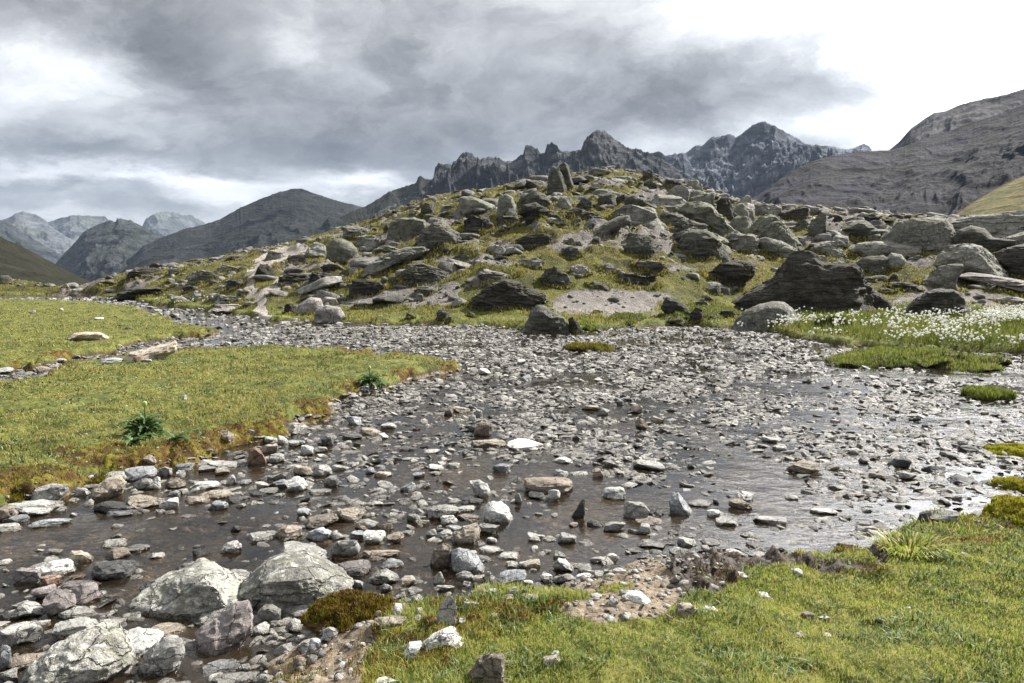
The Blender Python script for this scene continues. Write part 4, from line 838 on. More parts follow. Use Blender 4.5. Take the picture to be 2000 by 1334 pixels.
SB7 = """145 248 328 342 t;0 286 172 378 b;0 350 146 448 u;138 415 302 542 g;148 536 352 642 p;130 388 206 442 g;270 310 398 382 g;314 384 442 468 w;244 390 318 436 u;400 340 482 396 b;440 400 542 462 b;284 360 346 392 o;298 490 518 552 bs;414 540 538 602 u;330 596 522 692 l;524 640 608 702 t;404 682 476 736 g
252 660 312 716 u;148 690 256 752 w;670 236 846 332 g;820 238 946 290 w;744 292 842 358 w;854 195 982 242 s;1344 155 1412 226 w;1234 166 1342 218 s;1158 175 1202 236 g;1374 36 1458 98 w;1034 8 1138 66 u;520 112 612 172 u;350 212 432 252 ws;674 16 768 56 w;774 3 852 42 w;590 58 658 100 u;324 30 392 72 u;374 46 474 92 t
554 286 632 346 g;594 318 682 366 t;838 290 964 332 t;778 352 884 398 u;948 340 1074 412 g;658 380 722 432 g;718 376 824 440 g;828 606 938 672 g;704 620 768 698 g;938 460 1094 522 w;948 520 1042 566 g;856 490 946 542 g;1068 510 1192 552 w;934 645 982 692 t;984 620 1028 678 g;1218 546 1302 602 t
1308 414 1402 452 w;1398 402 1504 462 g;1238 416 1302 452 w;1658 330 1772 398 g;1560 322 1652 372 ss;1764 220 1908 328 g;1898 260 1988 318 s;1848 346 1922 412 g;1718 396 1808 432 w;1828 440 2000 492 g;1638 136 1774 218 w;1752 116 1842 152 w;1832 306 2000 364 t;1588 40 1652 96 b;574 746 646 786 w;590 810 658 856 w
594 860 662 892 w;380 853 552 922 t;1320 1082 1420 1142 t;1350 1054 1408 1092 w;1588 740 1642 772 w;1754 846 1808 892 w;480 796 532 866 w;840 880 882 912 w;75 926 182 1002 g;0 996 78 1078 u;380 1215 526 1262 w;1360 290 1400 315 w;1460 340 1510 370 b;900 320 960 360 b;1000 420 1060 460 w;1370 500 1450 550 g
1180 555 1230 600 w;1100 555 1190 600 g;1230 600 1280 625 w;1300 625 1380 680 w;1130 480 1190 510 g;1240 470 1300 505 w;1300 490 1370 520 g;1460 560 1560 600 g;1500 620 1580 660 w;1580 530 1660 570 g;1660 510 1740 560 w;1600 610 1690 650 g;1700 590 1790 630 w;1560 780 1600 810 w;1680 750 1730 810 w;990 710 1080 740 w
860 780 960 805 w;890 850 905 870 w;1120 700 1180 740 g;1200 660 1260 700 w;1080 740 1180 780 t;1200 740 1290 780 g;960 710 1000 740 t;870 670 920 700 w;920 680 950 710 g;700 700 760 730 g;1000 840 1130 880 t"""
SB8 = """110 336 242 386 g;344 340 462 402 b;368 300 474 352 w;508 0 622 36 w;574 45 648 82 w;658 130 832 206 t;644 318 712 350 w;784 400 916 430 w;224 400 292 442 w;268 435 392 492 g;478 425 642 482 g;60 546 162 602 w;54 902 162 982 t;664 715 732 752 w;374 735 442 768 w;490 845 572 882 w;735 950 800 990 b;795 952 892 997 w
845 1063 892 1084 w;1364 410 1428 468 s;1484 85 1582 127 g;1388 160 1502 207 s;1528 220 1658 267 s;1208 115 1312 172 s;1574 55 1682 92 s;0 968 32 1002 t;1438 405 1562 472 g;400 520 490 552 w;210 920 280 950 w;20 600 90 640 w;1040 120 1100 150 g;850 150 930 190 g;960 60 1040 100 g;880 260 980 300 g;1100 200 1190 240 b;1260 200 1340 240 g"""
SB6 = """178 515 288 558 s;262 485 402 532 t;203 430 292 482 u;74 545 137 592 s;240 560 282 592 s;368 520 427 557 w;828 470 902 512 ss;868 458 972 540 b;858 540 1044 598 ts;1038 555 1232 614 ws;1508 390 1572 432 g;1678 370 1748 422 b;1428 370 1522 407 t;1708 440 1774 504 b;1252 425 1302 457 s;1088 135 1142 162 w;893 180 957 218 w
713 385 762 437 b;878 395 917 442 g;758 375 852 417 t;383 465 472 502 w;1273 635 1392 682 w;1698 640 1864 718 g;1108 222 1172 252 u;268 275 327 307 u;348 280 392 307 u;1038 235 1082 262 g;1790 430 1860 470 t;1610 350 1655 380 s;840 430 880 465 w;480 590 580 615 s;610 600 690 630 w;720 595 780 620 w;1640 640 1700 670 w;1540 660 1620 700 g"""
SB4 = """533 392 630 422 u;700 390 746 416 o;268 400 342 422 w;1148 785 1218 852 b;753 905 817 956 b;1464 728 1568 797 g;1364 845 1452 897 t;1504 820 1592 862 g;1448 802 1502 847 w;1568 850 1637 907 w;1398 893 1482 947 g;1678 800 1737 857 g;1780 783 1868 822 s;1638 855 1712 897 g;1268 775 1332 802 g;740 403 792 422 w;195 440 260 470 b;0 450 60 480 g;310 140 330 155 w;495 184 540 196 w;1320 790 1390 820 g;1380 805 1450 840 g;950 590 975 620 w"""
for s_, o_, c_ in ((SB5, R5, S5), (SB7, R7, S7), (SB8, R8, S8), (SB6, R6, S6), (SB4, R4, S4)): parse(s_, o_, c_, 'stone', 'stone')
NSTONE = sum(p['cat'] == 'stone' for p in PLACED)
print('boulders', len(PLACED) - NSTONE, 'stones', NSTONE)
# ------------------------------------------------------------------ stream gravel
OPEN = [([(-50, 1005), (200, 1000), (420, 995), (560, 985), (600, 1020), (560, 1060), (440, 1085), (330, 1140), (250, 1180), (150, 1130), (-50, 1090)], .72),
        ([(-50, 1090), (150, 1130), (250, 1180), (500, 1180), (560, 1230), (450, 1334), (-50, 1334)], .4),
        ([(640, 850), (800, 830), (950, 870), (930, 900), (1150, 900), (1240, 950), (1300, 1010), (1230, 1050), (1050, 1065), (980, 1050), (820, 960), (650, 985), (570, 960), (640, 900)], .86),
        ([(690, 1090), (760, 1040), (860, 1060), (870, 1130), (830, 1200), (740, 1180)], .85),
        ([(1380, 890), (1500, 845), (1580, 860), (1520, 920), (1500, 960), (1640, 1010), (1690, 1090), (1600, 1095), (1450, 1070), (1300, 1040), (1390, 980)], .85),
        ([(860, 650), (1080, 655), (1180, 652), (1450, 644), (1560, 668), (1440, 668), (1100, 667), (860, 664)], .92),
        ([(1560, 664), (1700, 692), (1960, 702), (2200, 720), (2200, 800), (1880, 765), (1850, 735), (1700, 720), (1600, 690)], .93),
        ([(1540, 785), (1640, 765), (1720, 790), (1640, 835), (1560, 820)], .7), ([(1740, 955), (1880, 945), (1940, 1030), (1760, 1015)], .75), ([(1850, 760), (1960, 790), (1900, 850), (1820, 880), (1800, 830)], .6),
        ([(1050, 740), (1250, 735), (1420, 800), (1330, 830), (1180, 790)], .45), ([(360, 660), (480, 650), (520, 670), (400, 682)], .7), ([(-50, 745), (60, 740), (240, 695), (340, 655), (440, 650), (520, 660), (420, 682), (270, 690), (120, 715), (-50, 765)], .7), ([(-50, 572), (230, 578), (240, 590), (-50, 588)], .6), ([(190, 578), (330, 600), (400, 620), (330, 612), (230, 592)], .7)]
def density(x, y):
    px, py = project(x, y, x * 0)
    wpx = px + (fbm(x * 1.5, y * 1.5, seed=101, oct=3) - .5) * 160; wpy = py + (fbm(x * 1.5, y * 1.5, seed=102, oct=3) - .5) * 60
    d = np.ones(x.shape)
    for p, a in OPEN:
        d = np.minimum(d, 1 - a * .78 * sstep(-12, 10, inpoly(wpx, wpy, p)))
    cl = fbm(x * 1.1, y * 1.1, seed=105, oct=4)
    return np.clip(d * (.22 + 1.4 * sstep(.38, .56, cl)) * np.where(d < .5, .7, 1), 0, 1)
def scatter_pts(r0, r1, n, seed, amax=40):
    rs = np.random.RandomState(seed)
    r = np.sqrt(rs.uniform(r0 * r0, r1 * r1, n)); a = np.radians(rs.uniform(-amax, amax, n))
    return np.sin(a) * r, np.cos(a) * r, rs
PROTO = {}
def protos(sub, k=18):
    if (sub, k) not in PROTO:
        L = []
        for i in range(k):
            v, f = rock_shape(1000 + i * 31, sub, None, 9, .6, .03, 0.0, 5, .2)
            L.append(v)
        PROTO[(sub, k)] = (L, f)
    return PROTO[(sub, k)]
def stone_batch(x, y, z, size, rs, sub, flat=(.28, .62), tilt=.28):
    """one big mesh of loose stones"""
    L, f = protos(sub); n = len(x); nv = len(L[0])
    P = np.stack(L)[rs.randint(0, len(L), n)].copy()
    P[:, :, 2] -= .5
    w = size[:, None]
    P[:, :, 0] *= w; P[:, :, 1] *= w * rs.uniform(.5, .95, n)[:, None]; P[:, :, 2] *= w * rs.uniform(flat[0], flat[1], n)[:, None] * .75
    tx, ty, tz = rs.normal(0, tilt, n), rs.normal(0, tilt, n), rs.uniform(0, 2 * math.pi, n)
    def rot(A, B, a):
        c, s = np.cos(a)[:, None], np.sin(a)[:, None]; return A * c - B * s, A * s + B * c
    P[:, :, 1], P[:, :, 2] = rot(P[:, :, 1], P[:, :, 2], tx)
    P[:, :, 0], P[:, :, 2] = rot(P[:, :, 0], P[:, :, 2], ty)
    P[:, :, 0], P[:, :, 1] = rot(P[:, :, 0], P[:, :, 1], tz)
    P += np.stack([x, y, z], -1)[:, None, :]
    F = (f[None] + (np.arange(n) * nv)[:, None, None]).reshape(-1, 3)
    return P.reshape(-1, 3), F, np.repeat(rs.rand(n), nv)
def merge(parts):
    Vs, Fs, As, o = [], [], [], 0
    for V, F, A in parts: Vs.append(V); Fs.append(F + o); As.append(A); o += len(V)
    return np.vstack(Vs), np.vstack(Fs), np.concatenate(As)

def z0(x, y): return gsample(GZ, x, y)
def rocky(x, y, z):
    px, py = project(x, y, z)
    return np.maximum(sstep(1180, 1400, px) * sstep(530, 440, py), sstep(520, 400, py) * .4 * sstep(800, 1000, px))
def stream_stones():
    parts = []
    for (r0, r1, n, sub, smin, smax, seed) in ((2.6, 6, 17000, 2, .022, .15, 1), (6, 11, 34000, 1, .032, .18, 2), (11, 22, 42000, 1, .05, .23, 3), (22, 48, 12000, 1, .12, .45, 4)):
        x, y, rs = scatter_pts(r0, r1, n, seed)
        bank = gsample(GM['bank'], x, y); z = gsample(GZ, x, y)
        dens = density(x, y)
        keep = (bank < .06) & (rs.rand(n) < dens * (1.0 if r0 > 5 else .75))
        # keep clear of the hand placed stones
        px, py = project(x, y, x * 0)
        for (a, b, c, d) in OCC:
            if d > 640: keep &= ~((px > a + 2) & (px < c - 2) & (py > b + (d - b) * .35) & (py < d + 3))
        x, y, z, dens = x[keep], y[keep], z[keep], dens[keep]
        k = len(x)
        size = smin + (smax - smin) * np.clip(rs.beta(1.25, 3.6, k), 0, 1)
        V, F, A = stone_batch(x, y, np.maximum(z, -.012) + size * .07, size, rs, sub, (.16, .55), .24)
        parts.append((V, F, A))
    V, F, A = merge(parts)
    me = mesh_np('gravel', V, F, False, dict(tint=A), M['m'])
    try: me.set_sharp_from_angle(angle=rad(32))
    except Exception: pass
    tag(add('gravel', me), 'loose grey and brown stones and gravel covering the stream bed', 'gravel', kind='stuff')
    # submerged stones
    parts = []
    for (r0, r1, n, sub, smin, smax, seed) in ((2.6, 8, 9000, 1, .05, .17, 11), (8, 16, 9000, 1, .06, .2, 12)):
        x, y, rs = scatter_pts(r0, r1, n, seed)
        bank = gsample(GM['bank'], x, y); z = gsample(GZ, x, y); keep = (bank < -.05) & (z < -.02)
        x, y, z = x[keep], y[keep], z[keep]; k = len(x)
        size = smin + (smax - smin) * rs.beta(1.3, 3, k)
        parts.append(stone_batch(x, y, np.minimum(z + .004, -.03) - size * .06, size, rs, sub, (.15, .3), .1))
    V, F, A = merge(parts)
    me = mesh_np('submerged_pebbles', V, F, True, dict(tint=A), BED)
    tag(add('submerged_pebbles', me), 'brown stones lying under the clear shallow water', 'pebbles', kind='stuff')
    # small chips on the dirt and along the near bank
    x, y, rs = scatter_pts(2.8, 8, 26000, 21)
    di = gsample(dirt, x, y); bank = gsample(GM['bank'], x, y); z = gsample(GZ, x, y); mo = gsample(moss, x, y)
    keep = (rs.rand(len(x)) < .65 * di + .35 * (bank < .12) * (bank > -.3) + .012)
    x, y, z = x[keep], y[keep], z[keep]
    size = .012 + .07 * rs.beta(1, 4, len(x))
    V, F, A = stone_batch(x, y, z + size * .1, size, rs, 1)
    me = mesh_np('chippings', V, F, True, dict(tint=A), M['m']); tag(add('chippings', me), 'small pale stone chips on the tan dirt and near bank', 'gravel', kind='stuff')
    # scree on bare patches of the hill
    x, y, rs = scatter_pts(20, 80, 60000, 22, 36)
    ba = gsample(bare, x, y); z = gsample(GZ, x, y); keep = (rs.rand(len(x)) < ba * .45 + .012) & (gsample(GM['bank'], x, y) > .1) & (gsample(path, x, y) < .3)
    x, y, z = x[keep], y[keep], z[keep]
    size = .07 + .34 * rs.beta(1, 4, len(x)) ** 1.2
    parts = [stone_batch(x, y, z + size * .05, size, rs, 1)]
    x, y, rs = scatter_pts(22, 78, 14000, 23, 36)
    cl = fbm(x * .25, y * .25, seed=24, oct=3); tt = gsample(GM['t'], x, y); keep = (tt > .04) & (tt < 1.05) & (gsample(path, x, y) < .05) & (rs.rand(len(x)) < np.maximum(sstep(.38, .6, cl) * .42, rocky(x, y, z0(x, y)) * .55)); x, y = x[keep], y[keep]; z = gsample(GZ, x, y)
    size = .18 + .85 * rs.beta(1, 3.6, len(x)); parts.append(stone_batch(x, y, z + size * .02, size, rs, 2, (.35, .85), .22))
    x, y, rs = scatter_pts(24, 78, 5200, 25, 36); tt = gsample(GM['t'], x, y); cl = fbm(x * .2, y * .2, seed=26, oct=3)
    keep = (tt > .05) & (tt < 1.03) & (gsample(path, x, y) < .02) & (rs.rand(len(x)) < np.maximum(sstep(.45, .62, cl) * .16, rocky(x, y, z0(x, y)) * .30)); x, y = x[keep], y[keep]; z = gsample(GZ, x, y)
    size = .7 + 1.5 * rs.beta(1, 3, len(x)); parts.append(stone_batch(x, y, z - size * .02, size, rs, 3, (.25, .55), .18))
    V, F, A = merge(parts)
    me = mesh_np('hill_scree', V, F, True, dict(tint=A), M['h']); tag(add('hill_scree', me), 'small loose stones scattered over grass and bare ground of the hill', 'scree', kind='stuff')
M['h'] = rockmat('scree_stone', (.11, .105, .095), (.29, .28, .255), crust=(.4, .38, .35), camt=.3, strata=.4, sscale=4, fine=2., attr=True, wet=False)
BED = rockmat('wet_bed_stone', (.09, .07, .05), (.28, .215, .14), crust=(.38, .29, .18), camt=.4, strata=.3, sscale=3, fine=3.5, attr=True, wet=False, rough=.5, bump=.5)
stream_stones()

# ------------------------------------------------------------------ grass
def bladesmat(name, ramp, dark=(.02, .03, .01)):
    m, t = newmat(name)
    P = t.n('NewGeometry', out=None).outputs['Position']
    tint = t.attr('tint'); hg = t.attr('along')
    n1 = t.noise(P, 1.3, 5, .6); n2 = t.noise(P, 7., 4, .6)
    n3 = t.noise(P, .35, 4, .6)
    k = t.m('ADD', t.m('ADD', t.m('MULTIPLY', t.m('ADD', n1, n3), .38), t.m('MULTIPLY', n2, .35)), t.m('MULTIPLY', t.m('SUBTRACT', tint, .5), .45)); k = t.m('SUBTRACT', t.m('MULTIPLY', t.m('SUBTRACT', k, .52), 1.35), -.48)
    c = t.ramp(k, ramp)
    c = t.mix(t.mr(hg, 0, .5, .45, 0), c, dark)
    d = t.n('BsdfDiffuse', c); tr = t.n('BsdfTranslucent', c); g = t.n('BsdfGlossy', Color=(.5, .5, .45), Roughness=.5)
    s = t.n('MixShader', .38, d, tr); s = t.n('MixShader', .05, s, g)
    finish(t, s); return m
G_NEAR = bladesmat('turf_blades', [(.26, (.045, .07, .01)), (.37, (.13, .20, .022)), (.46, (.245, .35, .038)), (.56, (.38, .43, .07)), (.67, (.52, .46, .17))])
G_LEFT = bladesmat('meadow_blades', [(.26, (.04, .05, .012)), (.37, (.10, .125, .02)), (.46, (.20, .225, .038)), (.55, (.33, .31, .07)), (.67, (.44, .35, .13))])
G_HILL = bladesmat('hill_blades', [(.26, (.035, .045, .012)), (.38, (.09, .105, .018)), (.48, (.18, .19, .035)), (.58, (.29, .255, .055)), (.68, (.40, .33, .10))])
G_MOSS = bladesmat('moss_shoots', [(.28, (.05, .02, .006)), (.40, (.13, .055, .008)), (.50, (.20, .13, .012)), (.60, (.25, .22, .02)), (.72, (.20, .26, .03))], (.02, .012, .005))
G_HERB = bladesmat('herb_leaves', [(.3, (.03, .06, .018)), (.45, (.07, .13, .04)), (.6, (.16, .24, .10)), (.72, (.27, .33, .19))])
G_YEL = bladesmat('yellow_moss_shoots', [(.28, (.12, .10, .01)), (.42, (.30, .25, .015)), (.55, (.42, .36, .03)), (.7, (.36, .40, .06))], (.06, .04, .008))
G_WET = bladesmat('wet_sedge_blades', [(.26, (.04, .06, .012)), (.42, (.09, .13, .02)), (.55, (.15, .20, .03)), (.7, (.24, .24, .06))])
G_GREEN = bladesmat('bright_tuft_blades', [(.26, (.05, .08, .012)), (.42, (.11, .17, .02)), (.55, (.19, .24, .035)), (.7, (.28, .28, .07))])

def blades(x, y, z, h, w, rs, lean=.5):
    n = len(x); a = rs.uniform(0, 2 * math.pi, n); l = rs.uniform(0, 2 * math.pi, n); k = np.abs(rs.normal(0, lean, n)) + .08
    dx, dy = np.cos(a) * w / 2, np.sin(a) * w / 2
    lx, ly = np.cos(l) * h * k, np.sin(l) * h * k
    hh = h / np.sqrt(1 + k * k)
    V = np.empty((n, 5, 3))
    V[:, 0] = np.stack([x - dx, y - dy, z - .004], -1); V[:, 1] = np.stack([x + dx, y + dy, z - .004], -1)
    V[:, 2] = np.stack([x - dx * .8 + lx * .35, y - dy * .8 + ly * .35, z + hh * .6], -1); V[:, 3] = np.stack([x + dx * .8 + lx * .35, y + dy * .8 + ly * .35, z + hh * .6], -1)
    V[:, 4] = np.stack([x + lx, y + ly, z + hh], -1)
    b = (np.arange(n) * 5)[:, None]
    F = [b + np.array([[0, 1, 3, 2]]), b + np.array([[2, 3, 4]])]
    tint = np.repeat(rs.rand(n), 5); al = np.tile([0, 0, .6, .6, 1.], n)
    return V.reshape(-1, 3), F, tint, al
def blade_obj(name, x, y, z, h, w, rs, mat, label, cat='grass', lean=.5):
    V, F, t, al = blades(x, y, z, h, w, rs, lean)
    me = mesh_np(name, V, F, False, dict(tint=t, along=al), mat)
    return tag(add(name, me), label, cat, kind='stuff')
def cells(r0, r1, n, seed, amax=38):
    """points with density falling as 1/r^p"""
    rs = np.random.RandomState(seed)
    u = rs.rand(n); r = np.exp(np.log(r0) + (np.log(r1) - np.log(r0)) * u); a = np.radians(rs.uniform(-amax, amax, n))
    return np.sin(a) * r, np.cos(a) * r, r, rs
def grasses():
    # near bank
    x, y, r, rs = cells(2.2, 9, 760000, 51, 56)
    C = gsample(GM['C'], x, y); di = gsample(dirt, x, y); g = gsample(grass, x, y); mo = gsample(moss, x, y)
    pat = fbm(x * 2.2, y * 2.2, seed=55, oct=4)
    keep = (C > -.05) & (rs.rand(len(x)) > di * 1.3) & (rs.rand(len(x)) < g * (.42 + .58 * sstep(.36, .47, pat)) * (1 - .85 * np.clip(mo, 0, 1)))
    x, y, r = x[keep], y[keep], r[keep]; pat = pat[keep]; z = gsample(GZ, x, y)
    h = (.009 + .017 * rs.rand(len(x))) * (1 + 1.4 * sstep(.5, .7, fbm(x * 1.2, y * 1.2, seed=56, oct=3))); w = np.maximum(.0022, r * .0008)
    blade_obj('near_turf_grass', x, y, z, h, w, rs, G_NEAR, 'short bright green turf of the near bank at bottom right', lean=.7)
    # small broad-leaved herbs in the turf
    x, y, r, rs = cells(2.3, 14, 90000, 151, 45)
    bk = np.maximum(gsample(GM['C'], x, y), gsample(GM['B'], x, y)); g = gsample(grass, x, y); cl = fbm(x * 5, y * 5, seed=152, oct=4)
    keep = (bk > .05) & (rs.rand(len(x)) < g * sstep(.56, .66, cl)); x, y, r = x[keep], y[keep], r[keep]; z = gsample(GZ, x, y)
    blade_obj('turf_herbs', x, y, z + .006, .014 + .022 * rs.rand(len(x)), np.maximum(.007, r * .0018), rs, G_HERB, 'small dark green broad-leaved herbs mixed into the turf', 'herbs', lean=1.6)
    # left meadow
    x, y, r, rs = cells(4.5, 48, 420000, 52, 52)
    B = np.maximum(gsample(GM['B'], x, y), gsample(GM['A'], x, y)); g = gsample(grass, x, y); mo = gsample(moss, x, y)
    pat = fbm(x * 1.3, y * 1.3, seed=57, oct=4)
    keep = (B > -.05) & (rs.rand(len(x)) < g * sstep(.28, .46, pat + .1 * rs.rand(len(x))) * (1 - .8 * np.clip(mo, 0, 1)))
    x, y, r = x[keep], y[keep], r[keep]; z = gsample(GZ, x, y)
    h = (.012 + .022 * rs.rand(len(x))) * (1 + .9 * sstep(.45, .65, fbm(x * 1., y * 1., seed=58, oct=3))); w = np.maximum(.003, r * .00085)
    blade_obj('meadow_grass', x, y, z, h, w, rs, G_LEFT, 'olive and yellow-green meadow turf left of the stream', lean=1.0)
    # hill
    x, y, r, rs = cells(15, 85, 330000, 53, 37)
    s = gsample(GM['shore'], x, y); g = gsample(grass, x, y)
    pat = fbm(x * .9, y * .9, seed=59, oct=5)
    keep = (s > 0) & (rs.rand(len(x)) < g * (.25 + .75 * sstep(.44, .53, pat)))
    x, y, r = x[keep], y[keep], r[keep]; z = gsample(GZ, x, y)
    h = .035 + .06 * rs.rand(len(x)) ** 2 + .05 * sstep(.55, .7, pat[keep]); w = r * .0008
    blade_obj('hill_grass', x, y, z, h, w, rs, G_HILL, 'tussocky yellow-green grass and dwarf heath on the boulder hill', lean=.7)
    # grass growing up against the foot of every hill boulder
    X, Y, Wd = [], [], []
    for (cx, cy, a, w, d) in FEET:
        n = int(90 + 130 * w); th = rs.uniform(-math.pi * 1.05, math.pi * .05, n); q = rs.uniform(.86, 1.18, n)
        lx, ly = np.cos(th) * w * .5 * q, np.sin(th) * d * .5 * q
        X.append(cx + lx * math.cos(a) + ly * math.sin(a)); Y.append(cy - lx * math.sin(a) + ly * math.cos(a)); Wd.append(np.full(n, w))
    x, y, wd = np.concatenate(X), np.concatenate(Y), np.concatenate(Wd); z = gsample(GZ, x, y); r = np.hypot(x, y)
    k = (rs.rand(len(x)) < .3 + .7 * gsample(grass, x, y)) & (gsample(GM['shore'], x, y) > -.1); x, y, z, r, wd = x[k], y[k], z[k], r[k], wd[k]
    blade_obj('rock_foot_grass', x, y, z, .07 + .07 * rs.rand(len(x)) * np.clip(wd, .5, 2), r * .0011, rs, G_HILL, 'grass tufts growing against the boulders of the hill', lean=.6)
    # moss shoots along banks
    x, y, r, rs = cells(2.4, 22, 260000, 54, 42)
    mo = gsample(moss, x, y); keep = (rs.rand(len(x)) < sstep(.2, .6, mo))
    x, y, r = x[keep], y[keep], r[keep]; z = gsample(GZ, x, y)
    blade_obj('bank_moss', x, y, z, .010 + .016 * rs.rand(len(x)), np.maximum(.003, r * .001), rs, G_MOSS, 'orange-brown and yellow moss fringing the stream banks', 'moss', lean=.5)
    # wet meadow of cotton grass, right
    x, y, r, rs = cells(14, 31, 150000, 60, 42)
    px, py = project(x, y, x * 0)
    reg = inpoly(px + (fbm(x, y, seed=61, oct=3) - .5) * 60, py, [(1480, 640), (1560, 655), (1700, 678), (1900, 688), (2300, 705), (2300, 600), (1900, 612), (1560, 612), (1470, 625)])
    keep = (reg > -2) & (gsample(GM['shore'], x, y) > -.25)
    x, y, r = x[keep], y[keep], r[keep]; z = np.maximum(gsample(GZ, x, y), -.02)
    blade_obj('sedge_meadow', x, y, z, .08 + .12 * rs.rand(len(x)), np.maximum(.004, r * .0006), rs, G_WET, 'green sedge carpet of the wet meadow under the cotton grass', lean=.3)
grasses()

# ------------------------------------------------------------------ tufts, cushions, islets
def cushion(name, x0, y0, x1, y1, mat, label, cat, bl=(.02, .05), n=2500, hfac=.45, base=(.06, .05, .02), rx=None, lean=.5, lumps=1.0):
    p = hit((x0 + x1) / 2, y1); dist = math.hypot(p[0], p[1]); s = math.hypot(dist, CAMH - p[2]) / FPX
    th = math.atan2(CAMH - p[2], dist)
    w = (x1 - x0) * s; ext = (y1 - y0) * s; h = ext * hfac / math.cos(th); d = max((ext - h * math.cos(th)) / math.sin(th), w * .2)
    seed = int(x0 + y0); rs = np.random.RandomState(seed)
    v, f = ico(5); u = v.copy()
    V = u * [w / 2, d / 2, h]
    k = 1 + (fbm(u[:, 0] * 1.6 + seed, u[:, 1] * 1.6, u[:, 2] * 1.6, seed=seed, oct=4) - .5) * .9 * lumps
    V = V * k[:, None]; V[:, 2] += (ridged(V[:, 0] * 9 / max(w, .4), V[:, 1] * 9 / max(w, .4), V[:, 2] * 3, seed=seed, oct=3) - .5) * h * .5 * lumps
    m, t = newmat(name + '_soil'); P = t.n('NewGeometry', out=None).outputs['Position']
    c = t.mix(t.mr(t.noise(P, 14., 5, .6), .35, .65), tuple(q * .5 for q in base), base)
    finish(t, t.n('BsdfPrincipled', Base_Color=c, Roughness=.9, Normal=t.bump(t.noise(P, 40., 4), 1, .02)))
    az = math.atan2(p[0], p[1]); o = add(name, mesh_np(name, V, f, True, None, m))
    o.location = (p[0] + math.sin(az) * d / 2, p[1] + math.cos(az) * d / 2, max(p[2], 0) - .02); o.rotation_euler = (0, 0, -az)
    tag(o, label, cat)
    # shoots standing on the mound
    tri = V[f]; nr_ = np.cross(tri[:, 1] - tri[:, 0], tri[:, 2] - tri[:, 0]); ar = np.linalg.norm(nr_, axis=1); nz = nr_[:, 2] / (ar + 1e-9)
    pr = ar * (nz > .1) * (tri[:, :, 2].mean(1) > 0); i = rs.choice(len(f), n, p=pr / pr.sum())
    q = rs.dirichlet([1, 1, 1], n); P_ = (tri[i] * q[:, :, None]).sum(1)
    B, F, tt, al = blades(P_[:, 0], P_[:, 1], P_[:, 2], rs.uniform(bl[0], bl[1], n), np.full(n, max(.003, dist * .0009)), rs, lean)
    add('shoots', mesh_np('shoots', B, F, False, dict(tint=tt, along=al), mat), o)
    return o
cushion('grass_islet', 1665, 676, 1945, 722, G_GREEN, 'long green grass islet in the gravel near the cotton grass', 'grass islet', (.03, .10), 9000, .36, lumps=1.7)
cushion('grass_islet', 1105, 666, 1192, 686, G_MOSS, 'small yellow-brown moss islet in mid stream', 'grass islet', (.03, .07), 2500, .5)
cushion('grass_islet', 1890, 760, 1972, 782, G_GREEN, 'small bright green tuft islet by the muddy pool', 'grass islet', (.05, .11), 2500, .5)
cushion('moss_cushion', 1945, 864, 2040, 893, G_YEL, 'small yellow moss cushion at the right edge of the gravel', 'moss', (.012, .03), 6000, .4, (.2, .17, .02))
cushion('moss_cushion', 1958, 934, 2060, 965, G_YEL, 'middle yellow moss cushion of the right edge, above the largest', 'moss', (.012, .03), 6000, .4, (.2, .17, .02))
cushion('moss_cushion', 1950, 962, 2090, 1030, G_YEL, 'largest yellow-green moss cushion at the right edge', 'moss', (.012, .03), 12000, .35, (.2, .19, .02))
cushion('moss_cushion', 612, 1148, 770, 1225, G_MOSS, 'dark orange-brown moss cushion beside the largest foreground boulder', 'moss', (.012, .028), 12000, .26, (.10, .055, .012), lumps=1.3)
cushion('moss_cushion', 1590, 1087 - 470, 1660, 640, G_WET, 'dark mossy hummock behind the cotton grass', 'moss', (.05, .1), 2000, .8)
cushion('grass_tussock', 1186, 606, 1260, 634, G_WET, 'dark green tussock on the shore below the pale bare slab', 'tussock', (.04, .10), 3000, .5)
cushion('grass_tussock', 1115, 622, 1172, 648, G_GREEN, 'vivid green tussock beside the boulder at the pond edge', 'tussock', (.05, .12), 2500, .5)
cushion('grass_tussock', 1290, 585, 1440, 632, G_WET, 'shaggy green tussock around the small black wedge rock', 'tussock', (.04, .10), 5000, .4)
cushion('grass_tussock', 120, 905, 260, 950, G_MOSS, 'brown-gold mossy hump on the left bank edge', 'tussock', (.02, .04), 9000, .3, (.08, .05, .012))
cushion('grass_tussock', 0, 895, 75, 975, G_MOSS, 'large mossy hump at the left edge of the bank', 'tussock', (.02, .04), 9000, .3, (.08, .06, .012))
